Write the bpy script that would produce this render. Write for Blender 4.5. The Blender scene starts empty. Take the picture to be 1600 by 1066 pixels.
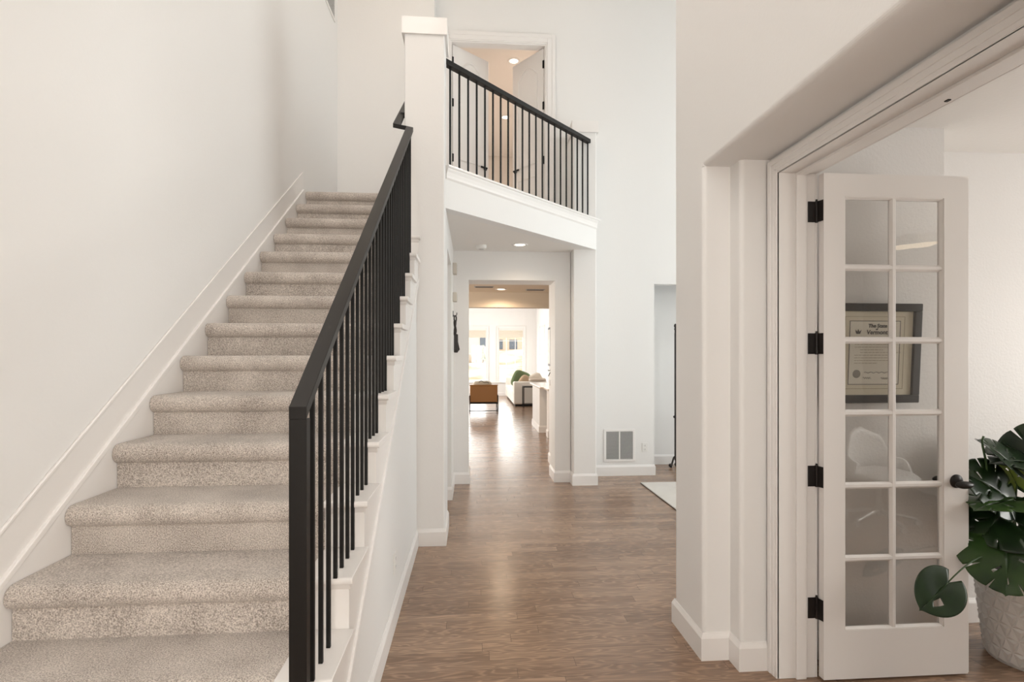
import bpy, bmesh, math, random
from mathutils import Vector, Matrix, Euler
R = math.radians
random.seed(7)
C = bpy.context.scene.collection
SC = bpy.context.scene

# ---------------------------------------------------------------- camera, world, big lights, exposure
cam_d = bpy.data.cameras.new('camera')
cam = bpy.data.objects.new('camera', cam_d); C.objects.link(cam)
cam.location = (0, 0, 1.555)
cam.rotation_euler = (R(90), 0, -0.0739429)
cam_d.sensor_width = 36.0
cam_d.lens = 839.64 / 1600 * 36.0
cam_d.shift_y = 22.0 / 1600
cam_d.clip_start = 0.05
cam_d.clip_end = 400
SC.camera = cam

SC.view_settings.view_transform = 'Standard'
SC.view_settings.look = 'None'
SC.view_settings.exposure = -0.05
SC.view_settings.gamma = 1.0
SC.view_settings.use_curve_mapping = False

world = bpy.data.worlds.new('sky'); SC.world = world
world.use_nodes = True
wn = world.node_tree.nodes; wl = world.node_tree.links
wbg = wn['Background']
wbg.inputs['Color'].default_value = (0.93, 0.97, 1.0, 1)
wbg.inputs['Strength'].default_value = 3.2

def area(name, loc, rot, sx, sy, power, col=(1, 1, 1), spread=180):
    d = bpy.data.lights.new(name, 'AREA')
    d.shape = 'RECTANGLE'; d.size = sx; d.size_y = sy
    d.energy = power; d.color = col; d.spread = R(spread)
    o = bpy.data.objects.new(name, d); C.objects.link(o)
    o.location = loc; o.rotation_euler = tuple(R(a) for a in rot)
    return o
def spot(name, loc, power, col=(1, .78, .55), angle=120, blend=.8, size=.05):
    d = bpy.data.lights.new(name, 'SPOT')
    d.energy = power; d.color = col; d.spot_size = R(angle); d.spot_blend = blend; d.shadow_soft_size = size
    o = bpy.data.objects.new(name, d); C.objects.link(o)
    o.location = loc
    return o
# daylight outside the windows, pointing in, plus an unseen kitchen fill
area('daylight_dining_window', (4.95, 4.95, 1.65), (0, 90, 0), 2.1, 2.5, 58, (.93, .975, 1))
area('daylight_dining_high_window', (4.95, 4.95, 4.55), (0, 90, 0), 2.5, 2.5, 30, (.93, .975, 1))
area('daylight_entry_window', (-.2, -2.55, 4.2), (90, 0, 0), 2.0, 2.4, 20, (1, .98, .95))
area('daylight_entry_door', (.35, -2.55, 1.5), (90, 0, 0), 1.3, 1.9, 84, (1, .86, .76))
area('daylight_office_window', (5.2, 1.35, 1.5), (0, 90, 0), 1.5, 1.7, 80, (1, .94, .90))
area('kitchen_fill', (-3.7, 8.6, 1.5), (0, -90, 0), 1.6, 1.8, 90, (1, .90, .76))  # unseen warm fill added to brighten the kitchen ceiling
area('daylight_living_left_window', (-3.7, 16.5, 1.6), (0, -90, 0), 2.2, 4.5, 260, (1, .97, .93))
area('daylight_living_right_window', (2.75, 18.4, 1.55), (0, 90, 0), 2.0, 2.4, 60, (1, .97, .93))
area('daylight_living_back_window', (0.75, 20.95, 1.6), (-90, 0, 0), 2.6, 2.0, 110, (1, .97, .93))

def lamp(name, loc, power, col=(1, .9, .78), r=.2):
    d = bpy.data.lights.new(name, 'POINT'); d.energy = power; d.color = col; d.shadow_soft_size = r
    o = bpy.data.objects.new(name, d); C.objects.link(o); o.location = loc
lamp('foyer_fill', (-.7, 2.1, 5.6), 52, (1, .91, .83))  # unseen fill added to light the treads from above, no fixture
lamp('landing_fill', (-.95, 4.9, 6.2), 9, (1, .78, .58))  # unseen warm fill added over the landing, no fixture

# ---------------------------------------------------------------- materials
def mat(name, col, rough=.5, metal=0, spec=.5, **kw):
    m = bpy.data.materials.new(name); m.use_nodes = True
    b = m.node_tree.nodes['Principled BSDF']
    b.inputs['Base Color'].default_value = (*col, 1)
    b.inputs['Roughness'].default_value = rough
    b.inputs['Metallic'].default_value = metal
    b.inputs['Specular IOR Level'].default_value = spec
    for k, v in kw.items():
        b.inputs[k].default_value = v
    return m
def N(m, t, **kw):
    n = m.node_tree.nodes.new(t)
    for k, v in kw.items(): setattr(n, k, v)
    return n
def L(m, a, b): m.node_tree.links.new(a, b)
def bsdf(m): return m.node_tree.nodes['Principled BSDF']
def coords(m, scale=(1, 1, 1)):
    g = N(m, 'ShaderNodeNewGeometry'); mp = N(m, 'ShaderNodeMapping')
    mp.inputs['Scale'].default_value = scale
    L(m, g.outputs['Position'], mp.inputs['Vector'])
    return mp.outputs['Vector']
def bump_noise(m, scale, strength, dist=.002, detail=3, vec=None):
    n = N(m, 'ShaderNodeTexNoise'); n.inputs['Scale'].default_value = scale; n.inputs['Detail'].default_value = detail
    L(m, vec or coords(m), n.inputs['Vector'])
    b = N(m, 'ShaderNodeBump'); b.inputs['Strength'].default_value = strength; b.inputs['Distance'].default_value = dist
    L(m, n.outputs['Fac'], b.inputs['Height']); L(m, b.outputs['Normal'], bsdf(m).inputs['Normal'])
    return n

PAINT = mat('wall_paint', (.80, .782, .762), .55, spec=.3); bump_noise(PAINT, 70, .25, .002, 4)
PAINT2 = mat('textured_wall_paint', (.80, .78, .762), .5, spec=.35); bump_noise(PAINT2, 75, .5, .003, 3)
CEIL = mat('ceiling_paint', (.83, .80, .765), .7, spec=.2); bump_noise(CEIL, 60, .5, .003, 3)
TRIM = mat('white_trim_paint', (.82, .79, .765), .32, spec=.45)
DOORP = mat('door_paint', (.80, .765, .735), .35, spec=.45)
BLACK = mat('black_satin_metal', (.007, .0065, .006), .5, spec=.25)
RAILM = mat('black_painted_rail', (.008, .0065, .0055), .45, spec=.28)
BRONZE = mat('oil_rubbed_bronze', (.012, .009, .008), .35, spec=.35)
PLASTIC = mat('white_plastic', (.78, .76, .73), .4)
SLOT = mat('dark_slot', (.03, .03, .03), .6)
GRILLE = mat('grille_white', (.50, .49, .48), .45)
VOID = mat('duct_dark', (.16, .155, .15), .8)
CHROME = mat('brushed_steel', (.5, .48, .45), .3, metal=1)

def wood_floor():
    m = mat('stained_oak_floor', (.2, .14, .1), .3, spec=.5)
    nt = m.node_tree; g = N(m, 'ShaderNodeNewGeometry'); sep = N(m, 'ShaderNodeSeparateXYZ')
    L(m, g.outputs['Position'], sep.inputs[0])
    def mth(op, a, b=None):
        n = N(m, 'ShaderNodeMath', operation=op)
        for i, v in enumerate((a, b)):
            if v is None: continue
            if isinstance(v, (int, float)): n.inputs[i].default_value = v
            else: L(m, v, n.inputs[i])
        return n.outputs[0]
    W, LEN = .083, 1.05
    yv = mth('DIVIDE', sep.outputs['Y'], W); row = mth('FLOOR', yv); fy = mth('FRACT', yv)
    wn1 = N(m, 'ShaderNodeTexWhiteNoise', noise_dimensions='1D'); L(m, row, wn1.inputs['W'])
    xo = mth('ADD', mth('DIVIDE', sep.outputs['X'], LEN), mth('MULTIPLY', wn1.outputs['Value'], 7.0))
    col_ = mth('FLOOR', xo); fx = mth('FRACT', xo)
    idn = mth('ADD', mth('MULTIPLY', row, 13.37), mth('MULTIPLY', col_, 3.71))
    wn2 = N(m, 'ShaderNodeTexWhiteNoise', noise_dimensions='1D'); L(m, idn, wn2.inputs['W'])
    # grain, drawn out along the boards and shifted per board
    comb = N(m, 'ShaderNodeCombineXYZ')
    L(m, mth('ADD', mth('MULTIPLY', sep.outputs['X'], 2.2), mth('MULTIPLY', wn2.outputs['Value'], 40)), comb.inputs[0])
    L(m, mth('MULTIPLY', sep.outputs['Y'], 15), comb.inputs[1])
    L(m, mth('MULTIPLY', wn2.outputs['Value'], 17), comb.inputs[2])
    gn = N(m, 'ShaderNodeTexNoise'); gn.inputs['Scale'].default_value = 1.0; gn.inputs['Detail'].default_value = 2; gn.inputs['Distortion'].default_value = .5
    L(m, comb.outputs[0], gn.inputs['Vector'])
    # cathedral rings
    ring = mth('SINE', mth('MULTIPLY', gn.outputs['Fac'], 60))
    comb2 = N(m, 'ShaderNodeCombineXYZ')
    L(m, mth('MULTIPLY', sep.outputs['X'], 10), comb2.inputs[0]); L(m, mth('MULTIPLY', sep.outputs['Y'], 260), comb2.inputs[1]); L(m, wn2.outputs['Value'], comb2.inputs[2])
    fn = N(m, 'ShaderNodeTexNoise'); fn.inputs['Scale'].default_value = 1.0; fn.inputs['Detail'].default_value = 4
    L(m, comb2.outputs[0], fn.inputs['Vector'])
    ramp = N(m, 'ShaderNodeValToRGB'); e = ramp.color_ramp.elements
    e[0].position = 0; e[0].color = (.190, .117, .075, 1); e[1].position = 1; e[1].color = (.285, .184, .122, 1)
    L(m, wn2.outputs['Value'], ramp.inputs['Fac'])
    grain = mth('ADD', mth('MULTIPLY', mth('POWER', mth('MULTIPLY', mth('ADD', ring, 1.0), .5), 3.0), .55), mth('MULTIPLY', mth('SUBTRACT', fn.outputs['Fac'], .5), .75))
    mix = N(m, 'ShaderNodeMix', data_type='RGBA', blend_type='MULTIPLY'); mix.inputs[0].default_value = 1
    gcol = N(m, 'ShaderNodeCombineColor'); gv = mth('ADD', grain, 1.0)
    for i in range(3): L(m, gv, gcol.inputs[i])
    L(m, ramp.outputs['Color'], mix.inputs[6]); L(m, gcol.outputs[0], mix.inputs[7])
    seam = mth('MAXIMUM', mth('GREATER_THAN', mth('ABSOLUTE', mth('SUBTRACT', fy, .5)), .488), mth('GREATER_THAN', mth('ABSOLUTE', mth('SUBTRACT', fx, .5)), .4988))
    mix2 = N(m, 'ShaderNodeMix', data_type='RGBA'); mix2.inputs[7].default_value = (.055, .037, .027, 1)
    L(m, mth('MULTIPLY', seam, .7), mix2.inputs[0]); L(m, mix.outputs[2], mix2.inputs[6])
    L(m, mix2.outputs[2], bsdf(m).inputs['Base Color'])
    L(m, mth('ADD', .17, mth('MULTIPLY', fn.outputs['Fac'], .12)), bsdf(m).inputs['Roughness'])
    bp = N(m, 'ShaderNodeBump'); bp.inputs['Strength'].default_value = .2; bp.inputs['Distance'].default_value = .0015
    hh = mth('SUBTRACT', mth('ADD', mth('MULTIPLY', fn.outputs['Fac'], .5), mth('MULTIPLY', wn2.outputs['Value'], .5)), seam)
    L(m, hh, bp.inputs['Height']); L(m, bp.outputs['Normal'], bsdf(m).inputs['Normal'])
    return m
FLOOR = wood_floor()

def carpet_mat(name, c0, c1, sc=170):
    m = mat(name, c1, .95, spec=.1)
    v = coords(m)
    n1 = N(m, 'ShaderNodeTexNoise'); n1.inputs['Scale'].default_value = sc; n1.inputs['Detail'].default_value = 2.5
    n2 = N(m, 'ShaderNodeTexNoise'); n2.inputs['Scale'].default_value = 5; n2.inputs['Detail'].default_value = 3
    L(m, v, n1.inputs['Vector']); L(m, v, n2.inputs['Vector'])
    ad = N(m, 'ShaderNodeMath', operation='MULTIPLY_ADD'); ad.inputs[1].default_value = .3; L(m, n2.outputs['Fac'], ad.inputs[0])
    sb = N(m, 'ShaderNodeMath', operation='SUBTRACT'); sb.inputs[1].default_value = .15
    L(m, n1.outputs['Fac'], ad.inputs[2]); L(m, ad.outputs[0], sb.inputs[0])
    rp = N(m, 'ShaderNodeValToRGB'); e = rp.color_ramp.elements
    e[0].position = .30; e[0].color = (*c0, 1); e[1].position = .68; e[1].color = (*c1, 1)
    L(m, sb.outputs[0], rp.inputs['Fac']); L(m, rp.outputs['Color'], bsdf(m).inputs['Base Color'])
    b = N(m, 'ShaderNodeBump'); b.inputs['Strength'].default_value = .9; b.inputs['Distance'].default_value = .006
    L(m, n1.outputs['Fac'], b.inputs['Height']); L(m, b.outputs['Normal'], bsdf(m).inputs['Normal'])
    bsdf(m).inputs['Sheen Weight'].default_value = .25
    return m
CARPET = carpet_mat('greige_stair_carpet', (.27, .226, .194), (.80, .72, .65), 230)
RUGM = carpet_mat('cream_rug', (.60, .56, .51), (.78, .74, .69), 220)

def thin_glass(name, refl=1.0, tint=(.97, .98, .97), wavy=0.0):
    m = bpy.data.materials.new(name); m.use_nodes = True
    nt = m.node_tree; nt.nodes.remove(nt.nodes['Principled BSDF'])
    out = nt.nodes['Material Output']
    tr = N(m, 'ShaderNodeBsdfTransparent'); tr.inputs['Color'].default_value = (*tint, 1)
    gl = N(m, 'ShaderNodeBsdfGlossy'); gl.inputs['Roughness'].default_value = .0
    lw = N(m, 'ShaderNodeLayerWeight'); lw.inputs['Blend'].default_value = .5
    p5 = N(m, 'ShaderNodeMath', operation='POWER'); p5.inputs[1].default_value = 5; L(m, lw.outputs['Facing'], p5.inputs[0])
    fr = N(m, 'ShaderNodeMath', operation='MULTIPLY_ADD'); fr.inputs[1].default_value = .96; fr.inputs[2].default_value = .04; L(m, p5.outputs[0], fr.inputs[0])
    mu = N(m, 'ShaderNodeMath', operation='MULTIPLY'); mu.inputs[1].default_value = refl; mu.use_clamp = True
    mx = N(m, 'ShaderNodeMixShader')
    L(m, fr.outputs[0], mu.inputs[0]); L(m, mu.outputs[0], mx.inputs[0]); L(m, tr.outputs[0], mx.inputs[1]); L(m, gl.outputs[0], mx.inputs[2]); L(m, mx.outputs[0], out.inputs[0])
    if wavy:
        n = N(m, 'ShaderNodeTexNoise'); n.inputs['Scale'].default_value = 5
        L(m, coords(m), n.inputs['Vector'])
        b = N(m, 'ShaderNodeBump'); b.inputs['Strength'].default_value = wavy; b.inputs['Distance'].default_value = .01
        L(m, n.outputs['Fac'], b.inputs['Height']); L(m, b.outputs[0], gl.inputs['Normal'])
    return m
GLASS = thin_glass('window_glass', 1.0)
DGLASS = thin_glass('door_glass', 2.5, (.97, .965, .955), .06)

def emit(name, col, s):
    m = bpy.data.materials.new(name); m.use_nodes = True
    nt = m.node_tree; nt.nodes.remove(nt.nodes['Principled BSDF'])
    e = N(m, 'ShaderNodeEmission'); e.inputs[0].default_value = (*col, 1); e.inputs[1].default_value = s
    L(m, e.outputs[0], nt.nodes['Material Output'].inputs[0])
    return m
LAMP = emit('warm_lamp_lens', (1, .80, .55), 2.2)
LAMPW = emit('bright_lamp_lens', (1, .86, .68), 5)

# ---------------------------------------------------------------- mesh helpers
class M:
    def __init__(s): s.bm = bmesh.new()
    def box(s, x0, y0, z0, x1, y1, z1, mtx=None):
        v = [s.bm.verts.new(p) for p in ((x0,y0,z0),(x1,y0,z0),(x1,y1,z0),(x0,y1,z0),(x0,y0,z1),(x1,y0,z1),(x1,y1,z1),(x0,y1,z1))]
        for f in ((0,3,2,1),(4,5,6,7),(0,1,5,4),(1,2,6,5),(2,3,7,6),(3,0,4,7)): s.bm.faces.new([v[i] for i in f])
        if mtx: bmesh.ops.transform(s.bm, matrix=mtx, verts=v)
        return s
    def prism(s, poly, a, b, axis='z', mtx=None):
        f = {'z': lambda p, h: (p[0], p[1], h), 'x': lambda p, h: (h, p[0], p[1]), 'y': lambda p, h: (p[0], h, p[1])}[axis]
        v0 = [s.bm.verts.new(f(p, a)) for p in poly]; v1 = [s.bm.verts.new(f(p, b)) for p in poly]
        n = len(poly); fs = [s.bm.faces.new(v0[::-1]), s.bm.faces.new(v1)]
        for i in range(n): fs.append(s.bm.faces.new((v0[i], v0[(i+1) % n], v1[(i+1) % n], v1[i])))
        if mtx: bmesh.ops.transform(s.bm, matrix=mtx, verts=v0+v1)
        return s
    def sweep(s, pts, prof, closed=False):
        # plan polyline pts [(x,y)], profile [(offset to the right of travel, z)], mitred
        n = len(pts); rows = []
        for i, p in enumerate(pts):
            p = Vector(p)
            a = Vector(pts[i-1]) if (closed or i > 0) else None
            b = Vector(pts[(i+1) % n]) if (closed or i < n-1) else None
            d1 = (p-a).normalized() if a is not None else None
            d2 = (b-p).normalized() if b is not None else None
            d1 = d1 or d2; d2 = d2 or d1
            n1 = Vector((d1.y, -d1.x)); n2 = Vector((d2.y, -d2.x))
            k = n1+n2; k = k/max(.05, (1+n1.dot(n2)))
            rows.append([s.bm.verts.new((p.x+k.x*o, p.y+k.y*o, z)) for o, z in prof])
        m = len(prof)
        for i in range(n if closed else n-1):
            r0, r1 = rows[i], rows[(i+1) % n]
            for j in range(m): s.bm.faces.new((r0[j], r0[(j+1) % m], r1[(j+1) % m], r1[j]))
        if not closed:
            s.bm.faces.new(rows[0]); s.bm.faces.new(rows[-1][::-1])
        return s
    def cyl(s, p, q, r, r2=None, n=16, cap=True):
        p, q = Vector(p), Vector(q); r2 = r if r2 is None else r2
        d = (q-p); z = d.normalized(); x = z.orthogonal().normalized(); y = z.cross(x)
        c = [(math.cos(2*math.pi*i/n), math.sin(2*math.pi*i/n)) for i in range(n)]
        a = [s.bm.verts.new(p+(x*u+y*v)*r) for u, v in c]; b = [s.bm.verts.new(q+(x*u+y*v)*r2) for u, v in c]
        for i in range(n): s.bm.faces.new((a[i], a[(i+1) % n], b[(i+1) % n], b[i]))
        if cap: s.bm.faces.new(a[::-1]); s.bm.faces.new(b)
        return s
    def lathe(s, prof, c=(0, 0, 0), n=32, axis='z', cap=True):
        rows = []
        for r, h in prof:
            row = []
            for i in range(n):
                u, v = r*math.cos(2*math.pi*i/n), r*math.sin(2*math.pi*i/n)
                q = {'z': (u, v, h), 'y': (u, h, v), 'x': (h, u, v)}[axis]
                row.append(s.bm.verts.new((c[0]+q[0], c[1]+q[1], c[2]+q[2])))
            rows.append(row)
        for a, b in zip(rows, rows[1:]):
            for i in range(n): s.bm.faces.new((a[i], a[(i+1) % n], b[(i+1) % n], b[i]))
        if cap:
            if prof[0][0] > 1e-5: s.bm.faces.new(rows[0][::-1])
            if prof[-1][0] > 1e-5: s.bm.faces.new(rows[-1])
        return s
    def tube(s, pts, r, n=10, r_end=None):
        pts = [Vector(p) for p in pts]; rows = []; m = len(pts)
        x = None
        for i, p in enumerate(pts):
            t = (pts[min(i+1, m-1)]-pts[max(i-1, 0)]).normalized()
            if x is None: x = t.orthogonal().normalized()
            x = (x - t*x.dot(t)).normalized(); y = t.cross(x)
            rr = r if r_end is None else r+(r_end-r)*i/(m-1)
            rows.append([s.bm.verts.new(p+(x*math.cos(2*math.pi*k/n)+y*math.sin(2*math.pi*k/n))*rr) for k in range(n)])
        for a, b in zip(rows, rows[1:]):
            for i in range(n): s.bm.faces.new((a[i], a[(i+1) % n], b[(i+1) % n], b[i]))
        s.bm.faces.new(rows[0][::-1]); s.bm.faces.new(rows[-1])
        return s
    def bar(s, pts, w, h):
        # flat bar with vertical sides, swept along pts: w across (horizontal), h thick (vertical), mitred in plan
        pts = [Vector(p) for p in pts]; rows = []; m = len(pts)
        for i, p in enumerate(pts):
            d1 = (pts[i]-pts[i-1]) if i else (pts[1]-pts[0]); d2 = (pts[i+1]-pts[i]) if i < m-1 else d1
            a = Vector((d1.x, d1.y)).normalized(); b = Vector((d2.x, d2.y)).normalized()
            n1 = Vector((a.y, -a.x)); n2 = Vector((b.y, -b.x)); k = (n1+n2)/max(.2, 1+n1.dot(n2))
            rows.append([s.bm.verts.new((p.x+k.x*o, p.y+k.y*o, p.z+z)) for o, z in ((-w/2, 0), (w/2, 0), (w/2, -h), (-w/2, -h))])
        for a, b in zip(rows, rows[1:]):
            for i in range(4): s.bm.faces.new((a[i], a[(i+1) % 4], b[(i+1) % 4], b[i]))
        s.bm.faces.new(rows[0][::-1]); s.bm.faces.new(rows[-1])
        return s
    def ellipsoid(s, c, r, n=20, e=1.0, mtx=None):
        # e<1 gives a boxier (cushion) shape
        g = bmesh.ops.create_uvsphere(s.bm, u_segments=n, v_segments=max(8, n//2), radius=1)['verts']
        for v in g:
            p = v.co
            v.co = Vector([math.copysign(abs(p[i])**e, p[i])*r[i] for i in range(3)])
        if mtx: bmesh.ops.transform(s.bm, matrix=mtx, verts=g)
        bmesh.ops.translate(s.bm, vec=Vector(c), verts=g)
        return s
    def build(s, name, m, parent=None, bevel=0, smooth=False, seg=2, label=None, angle=35, subd=0):
        bm = s.bm
        bmesh.ops.recalc_face_normals(bm, faces=bm.faces[:])
        org = Vector((0, 0, 0)); q = parent
        while q is not None: org += q.location; q = q.parent
        if org.length: bmesh.ops.translate(bm, vec=-org, verts=bm.verts[:])
        me = bpy.data.meshes.new(name); bm.to_mesh(me); bm.free()
        o = bpy.data.objects.new(name, me); C.objects.link(o)
        me.materials.append(m)
        if smooth:
            for p in me.polygons: p.use_smooth = True
        if bevel:
            md = o.modifiers.new('bevel', 'BEVEL'); md.width = bevel; md.segments = seg; md.limit_method = 'ANGLE'; md.angle_limit = R(angle)
            for p in me.polygons: p.use_smooth = True
            md.harden_normals = True
        if subd:
            md = o.modifiers.new('sub', 'SUBSURF'); md.levels = subd; md.render_levels = subd
        if parent is not None: o.parent = parent
        if label: o['label'] = label
        return o

def thing(name, label, cat, loc=(0, 0, 0), group=None, kind=None):
    o = bpy.data.objects.new(name, None); C.objects.link(o); o.empty_display_size = .1
    o.location = loc; o['label'] = label; o['category'] = cat
    if group: o['group'] = group
    if kind: o['kind'] = kind
    return o
def tag(o, label, cat, group=None, kind=None):
    o['label'] = label; o['category'] = cat
    if group: o['group'] = group
    if kind: o['kind'] = kind
    return o
def struct(o):
    o['kind'] = 'structure'; return o
def copy_tree(o, loc):
    c = o.copy(); C.objects.link(c); c.location = loc
    for ch in list(o.children):
        d = ch.copy(); C.objects.link(d); d.parent = c
        for g in list(ch.children):
            e = g.copy(); C.objects.link(e); e.parent = d
    return c
def holes(m, u0, u1, z0, z1, t0, t1, hs, axis):
    # wall slab between u0..u1, z0..z1, thickness t0..t1, rectangular holes [(ua,ub,za,zb)] sorted by ua and not overlapping in u
    def b(a, c, e, f):
        if c-a < 1e-6 or f-e < 1e-6: return
        if axis == 'y': m.box(a, t0, e, c, t1, f)      # wall runs along x
        else: m.box(t0, a, e, t1, c, f)                # wall runs along y
    u = u0
    for ua, ub, za, zb in hs:
        b(u, ua, z0, z1); b(ua, ub, z0, za); b(ua, ub, zb, z1); u = ub
    b(u, u1, z0, z1)
    return m

RISE, RUN = .194, .272
Yk = lambda k: 1.95 + RUN*(k-4)          # riser plane of the k-th riser
Zk = lambda k: RISE*k                    # tread height
NZ = lambda y: .776 + (y-1.92)*RISE/RUN  # line over the nosings
FLOOR2 = 16*RISE                         # 3.104
TOP = 6.4
CEIL1 = 2.815
XL = -1.58

# ---------------------------------------------------------------- the setting
struct(M().box(-4, -2.6, -.2, 5.4, 20.9, 0).build('floor', FLOOR))
struct(M().box(-1.8, -2.6, TOP, 5.2, 11.9, TOP+.15).build('ceiling', CEIL))
struct(M().box(-1.72, -2.5, 0, XL, 6.45, TOP).build('wall_left', PAINT))
struct(M().box(-1.72, 6.45, 0, -.45, 6.93, TOP).build('wall_landing', PAINT))
# back wall: hall opening below, double door above, opening to the side passage at the right
w = M()
holes(w, -.45, 2.352, CEIL1, TOP, 6.81, 6.93, [(-.27, .939, FLOOR2, 5.52)], 'y')
w.box(1.2, 6.81, 0, 2.352, 6.93, CEIL1)
w.box(2.352, 6.81, 2.476, 4.9, 6.93, TOP)
struct(w.build('wall_back', PAINT))
w = M(); holes(w, -.45, 1.2, 0, CEIL1, 6.517, 6.93, [(-.042, 1.012, 0, 2.465)], 'y')
struct(w.build('wall_hall', PAINT))
# left wall of the passage under the balcony with a doorway in it
w = M(); holes(w, 4.70, 6.517, 0, CEIL1, -.40, -.225, [(4.93, 5.80, 0, 2.53)], 'x')
struct(w.build('wall_hall_left', PAINT))
struct(M().box(-.46, 4.9, 0, -.40, 5.85, 2.56).build('door_4', DOORP))
# right wall of the foyer: upper wall, and the deep recess of the office door below
def fillet(poly, r, n=5, only=None):
    out = []
    for i, p in enumerate(poly):
        if only is not None and i not in only: out.append(p); continue
        p = Vector(p); a = (Vector(poly[i-1])-p).normalized(); b = (Vector(poly[(i+1) % len(poly)])-p).normalized()
        c = p+(a+b)*r
        for k in range(n+1):
            t = k/n*math.pi/2
            q = c-b*r*math.cos(t)-a*r*math.sin(t)
            out.append((q.x, q.y))
    return out
ZR = 2.52
w = M()
w.prism(fillet([(1.176, 3.046), (1.176, 2.665), (1.65, 2.665), (1.65, 3.046)], .02, only=[0]), ZR, TOP)
w.prism(fillet([(1.176, TOP), (1.176, ZR), (1.65, ZR), (1.65, TOP)], .022, only=[1]), .79, 2.665, 'y')
w.box(1.176, -2.5, ZR, 1.65, .79, TOP)
struct(w.build('wall_right', PAINT))
stub = [(1.176, 3.046), (1.176, 2.665), (1.32, 2.665), (1.32, 2.56), (1.47, 2.56), (1.47, 2.497), (1.65, 2.497), (1.65, 3.046)]
struct(M().prism(fillet(stub, .022, only=[0, 1, 3]), 0, ZR).build('wall_right_recess', PAINT))
near = [(1.176, -2.5), (1.65, -2.5), (1.65, .960), (1.47, .960), (1.47, .897), (1.32, .897), (1.32, .79), (1.176, .79)]
struct(M().prism(near, 0, ZR).build('wall_right_near', PAINT))
struct(M().box(1.47, .960, 2.45, 1.65, 2.497, ZR).build('wall_right_lintel', PAINT))
# wall between office and dining room, and the office itself
struct(M().box(1.65, 2.635, 0, 2.46, 3.046, TOP).box(2.46, 2.93, 0, 4.9, 3.046, TOP).build('wall_office', PAINT2))
struct(holes(M(), -2.1, 2.95, 0, 2.9, 5.1, 5.22, [(.5, 2.2, .75, 2.25)], 'x').build('wall_office_right', PAINT))
w = M().box(1.65, -1.9, 0, 5.1, -1.78, 2.9)
struct(w.build('wall_office_front', PAINT))
struct(M().box(1.65, -1.9, 2.74, 5.1, 2.93, 2.84).build('ceiling_office', CEIL))
# dining room shell
w = M(); holes(w, 3.046, 7.6, 0, 2.9, 4.8, 4.92, [(3.7, 6.2, .6, 2.7)], 'x')
holes(w, 3.046, 7.6, 2.9, TOP, 4.8, 4.92, [(3.7, 6.2, 3.3, 5.8)], 'x')
struct(w.build('wall_dining', PAINT))
struct(M().box(2.2, 7.48, 0, 4.9, 7.6, 2.9).build('wall_passage', PAINT))
struct(M().box(2.20, 6.93, 0, 2.32, 7.48, 2.9).build('wall_passage_left', PAINT))
struct(M().box(2.2, 6.93, 2.74, 4.9, 7.6, 2.84).build('ceiling_passage', CEIL))
# entry wall behind the camera
w = M(); holes(w, -1.72, 1.65, 0, 2.9, -2.5, -2.38, [(-.45, 1.1, .5, 2.4)], 'y')
holes(w, -1.72, 1.65, 2.9, TOP, -2.5, -2.38, [(-1.2, .8, 3.0, 5.4)], 'y')
struct(w.build('wall_front', PAINT))

def window(idx, u0, u1, z0, z1, t, axis, bars_u, bars_z, depth=.08):
    o = bpy.data.objects.new('window_%d' % idx, None); C.objects.link(o); o['kind'] = 'structure'
    f = M()
    def b(a, c, e, g, t0, t1):
        if axis == 'y': f.box(a, t0, e, c, t1, g)
        else: f.box(t0, a, e, t1, c, g)
    w_ = .05; t0, t1 = t, t+depth
    b(u0, u0+w_, z0, z1, t0, t1); b(u1-w_, u1, z0, z1, t0, t1); b(u0+w_, u1-w_, z0, z0+w_, t0, t1); b(u0+w_, u1-w_, z1-w_, z1, t0, t1)
    for u, ww in bars_u: b(u-ww/2, u+ww/2, z0+w_, z1-w_, t0+depth*.3, t0+depth*.65)
    for z, ww in bars_z: b(u0+w_, u1-w_, z-ww/2, z+ww/2, t0+depth*.28, t0+depth*.66)
    f.build('window_frame', TRIM, o)
    g = M(); tm = t+depth*.5
    if axis == 'y': g.box(u0+w_, tm-.002, z0+w_, u1-w_, tm+.002, z1-w_)
    else: g.box(tm-.002, u0+w_, z0+w_, tm+.002, u1-w_, z1-w_)
    g.build('glass', GLASS, o)
    return o
window(1, 3.7, 6.2, .6, 2.7, 4.82, 'x', [(4.53, .06), (5.37, .06)], [])
window(2, 3.7, 6.2, 3.3, 5.8, 4.82, 'x', [(4.53, .06), (5.37, .06)], [])
window(3, -1.2, .8, 3.0, 5.4, -2.48, 'y', [(-.2, .06)], [(4.2, .05)])
window(4, -.45, 1.1, .5, 2.4, -2.48, 'y', [(.32, .06)], [])
window(5, .5, 2.2, .75, 2.25, 5.12, 'x', [(1.35, .06)], [])

# balcony: 45 degree front between the tall column and the short one
A, B = (-.225, 4.63), (1.482, 6.337)
n45 = (-.7071*.12, .7071*.12)
struct(M().prism([(-.225, 4.80), (1.306, 6.331), (1.306, 6.805), (-.225, 6.805)], CEIL1, FLOOR2).build('ceiling_balcony', CEIL))
struct(M().prism([(-1.57, 5.30), (-.225, 5.30), (-.225, 6.81), (-.45, 6.81), (-.45, 6.45), (-1.57, 6.45)], CEIL1, FLOOR2-.03).build('ceiling_landing', CEIL))
tr = bpy.data.objects.new('trim_1', None); C.objects.link(tr); tr['kind'] = 'structure'; tr['label'] = 'white angled balcony curb with moulded cap under the black railing'
M().prism([A, B, (B[0]+n45[0], B[1]+n45[1]), (A[0]+n45[0], A[1]+n45[1])], CEIL1, 3.155).build('fascia', PAINT, tr)
pA, pB = (A[0]-.0, A[1]), (B[0]+.03, B[1]+.03)
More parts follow.
